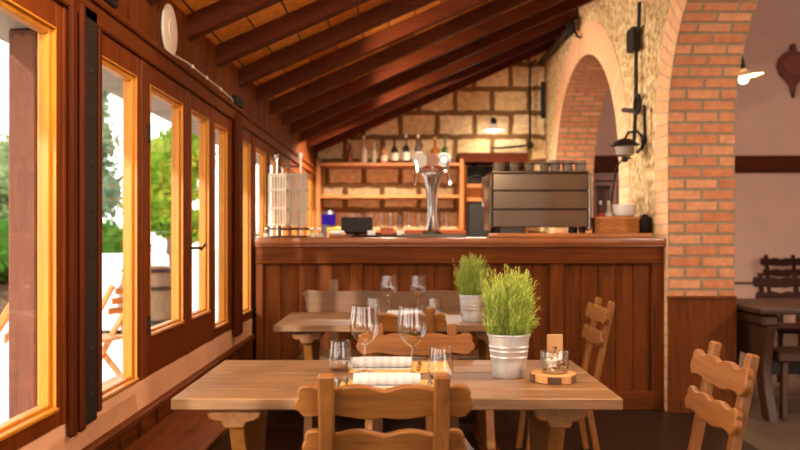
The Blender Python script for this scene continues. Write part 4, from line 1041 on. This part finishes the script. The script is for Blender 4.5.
tree('broadleaf_tree', 'round pale green tree beyond the hedge', 'tree', (-12.5, 27, -.02), 5, [((0, 0, 3.2), (1.6, 1.6, 1.3)), ((.9, .4, 2.6), (1.2, 1.2, 1)), ((-.9, -.3, 2.5), (1.2, 1.2, 1.0)), ((0, 0, 1.6), (1.3, 1.3, .8))], 3800, .14, M['leaf_tree'])
tree('broadleaf_tree', 'wide olive green tree at the terrace edge by the large window', 'tree', (-14.5, 12.5, -.02), 4.5, [((0, 0, 2.8), (1.8, 1.8, 1.2)), ((.9, 1.4, 2.2), (1.3, 1.5, 1)), ((-.9, -1.3, 2.1), (1.3, 1.4, 1.0)), ((0, 0, 1.2), (1.6, 1.8, .8))], 3500, .14, M['leaf_tree'])
tree('vine_shrub', 'bright yellow green vine covered shrub outside the casement windows', 'shrub', (-5.2, 19.2, -.02), 3.6, [((0, 0, 2.6), (.8, .8, .9)), ((.3, .2, 3.1), (.7, .7, .7)), ((-.2, -.2, 1.9), (.7, .8, .6)), ((.3, .1, 1.45), (.6, .7, .4))], 4200, .10, M['leaf_vine'])
# barrel on the terrace
br = thing('wine_barrel', 'old wooden wine barrel with iron hoops on the terrace', 'barrel', (-2.93, 9.9, -.02))
MB().lathe([(0, .0), (.26, 0), (.31, .2), (.335, .44), (.31, .68), (.27, .88), (.25, .88), (.25, .86), (0, .86)], 28).build('staves', wood('barrel_oak', '#4a3526', '#80664c', 'Z', rough=.7), br)
for z, r in ((.06, .278), (.24, .320), (.62, .322), (.82, .288)): MB().lathe([(r, z), (r + .008, z + .002), (r + .008, z + .04), (r, z + .042)], 28).build('hoop', M['iron'], br)
# white cloth covered table near the barrel
tt = thing('terrace_table', 'terrace table under a white cloth beside the barrel', 'table', (-3.5, 10.9, -.02))
MB().lathe([(0, 1.0), (.5, 1.0), (.52, .98), (.56, .5), (.6, .1)], 28).build('cloth', M['napkin'], tt)
MB().lathe([(0, 0), (.22, 0), (.03, .05), (.03, .99), (0, .99)], 16).build('pedestal', M['iron'], tt)
# folding chairs outside
def fold(label, loc, rz):
    t = thing('folding_chair', label, 'chair', loc, rz, 'folding terrace chairs')
    w = lambda a: wood('teak', '#9a5a26', '#cf8a45', a, rough=.6)
    for s in (-1, 1):
        MB().beam((s*.21, -.22, 0), (s*.21, .20, .46), .03, .04, .004).build('leg', w('Z'), t)
        MB().beam((s*.18, .24, 0), (s*.18, -.28, .88), .03, .04, .004).build('leg', w('Z'), t)
    mb = MB()
    for k in range(6): mb.box((-.22, -.18 + k*.065, .45), (.22, -.13 + k*.065, .468), .003)
    mb.build('seat', w('X'), t)
    mb = MB()
    for k in range(3): mb.box((-.18, -.25 - k*.03, .66 + k*.075), (.18, -.235 - k*.03, .71 + k*.075), .003)
    mb.build('backrest', w('X'), t); return t
FC = fold('wooden folding chair on the terrace, beyond the strapped post', (-2.35, 6.55, -.02), R(75))
dup(FC, 'wooden folding chair on the terrace beside the large window', (-2.45, 4.75, -.02), R(110))
# unseen lamps added for warm fill, above and behind the viewpoint
def pendant(label, x, y, z, e):
    t = thing('fill_pendant', label, 'lamp', (x, y, z), 0, 'added fill pendants')
    top = min(roofz(x), 4.5) - z - .003 if x < XR else 4.6 - z
    MB().lathe([(0, .12), (.02, .115), (.024, .06), (.018, .03), (0, .03)], 20).build('socket', M['black'], t)
    MB().tube([(0, 0, .11), (0, 0, top)], .004, 6).build('cord', M['black'], t)
    MB().ball((0, 0, 0), .038, 2).build('bulb', emit('bulb_glow2', '#ffe2ad', 14), t)
    d = bpy.data.lights.new('pendant_fill', 'POINT'); d.energy = e; d.color = (1, .77, .50) if x < XR else (1, .88, .74); d.shadow_soft_size = .06
    q = bpy.data.objects.new('pendant_fill', d); COL.objects.link(q); q.parent = t; q.location = (0, 0, -.10)
pendant('added bare bulb fill pendant above the front table, outside the picture', .85, 2.75, 2.36, 60)
pendant('added bare bulb fill pendant over the front bay near the windows, outside the picture', -.3, -.3, 2.1, 25)
pendant('added bare bulb fill pendant in the room beyond the arcade, out of the picture', 4.6, 2.4, 2.9, 250)
wq = thing('wall_lamp', 'added globe fill lamp above the large window, outside the picture', 'lamp', (XL + .006, 1.7, 2.16))  # unseen lamp added to brighten the arcade wall and ceiling
MB().lathe([(0, 0), (.05, 0), (.05, .015), (0, .016)], 18, mat=Matrix.Rotation(R(90), 4, 'Y')).build('wall_plate', M['black'], wq)
MB().tube([(.01, 0, 0), (.10, 0, .0), (.12, 0, -.03)], .01).build('arm', M['black'], wq)
MB().ball((.12, 0, -.065), .035, 2).build('bulb', emit('fill_bulb_wall', '#ffe2ad', 14), wq)
d = bpy.data.lights.new('wall_fill', 'POINT'); d.energy = 60; d.color = (1, .84, .64); d.shadow_soft_size = .07
q = bpy.data.objects.new('wall_fill', d); COL.objects.link(q); q.parent = wq; q.location = (.24, 0, -.065)
# small ceiling spots added as fill light, hidden between the rafters
def spot(label, x, y, e, aim=(0, 0, -1), size=150):
    t = thing('fill_spot', label, 'lamp', (x, y, zz(x) - .004), 0, 'added fill spots between the rafters')
    MB().lathe([(0, 0), (.03, 0), (.03, -.03), (0, -.03)], 20).build('housing', M['black'], t)
    MB().lathe([(0, -.03), (.026, -.03), (.026, -.036), (0, -.036)], 20).build('bulb', emit('fill_bulb_spot', '#ffe2ad', 8), t)
    d = bpy.data.lights.new('spot_fill', 'SPOT'); d.energy = e; d.color = (1, .84, .66); d.shadow_soft_size = .03; d.spot_size = R(size); d.spot_blend = .6
    q = bpy.data.objects.new('spot_fill', d); COL.objects.link(q); q.parent = t; q.location = (0, 0, -.065)
    q.rotation_euler = Vector(aim).to_track_quat('-Z', 'Y').to_euler()
spot('small black fill spot added between rafters over the bar, window side', -.25, 9.14, 330)
spot('small black fill spot added between rafters over the bar, arcade side', .85, 9.14, 260)
spot('small black fill spot added between rafters above the second table', .2, 4.99, 50)
for y_, e_, lb in ((5.66, 85, 'before the bar'), (6.99, 120, 'above the basket stand'), (8.33, 140, 'behind the bar')):
    spot('small black fill spot added low on the roof by the windows, ' + lb, -.55, y_, e_, (1, 0, .05), 130)
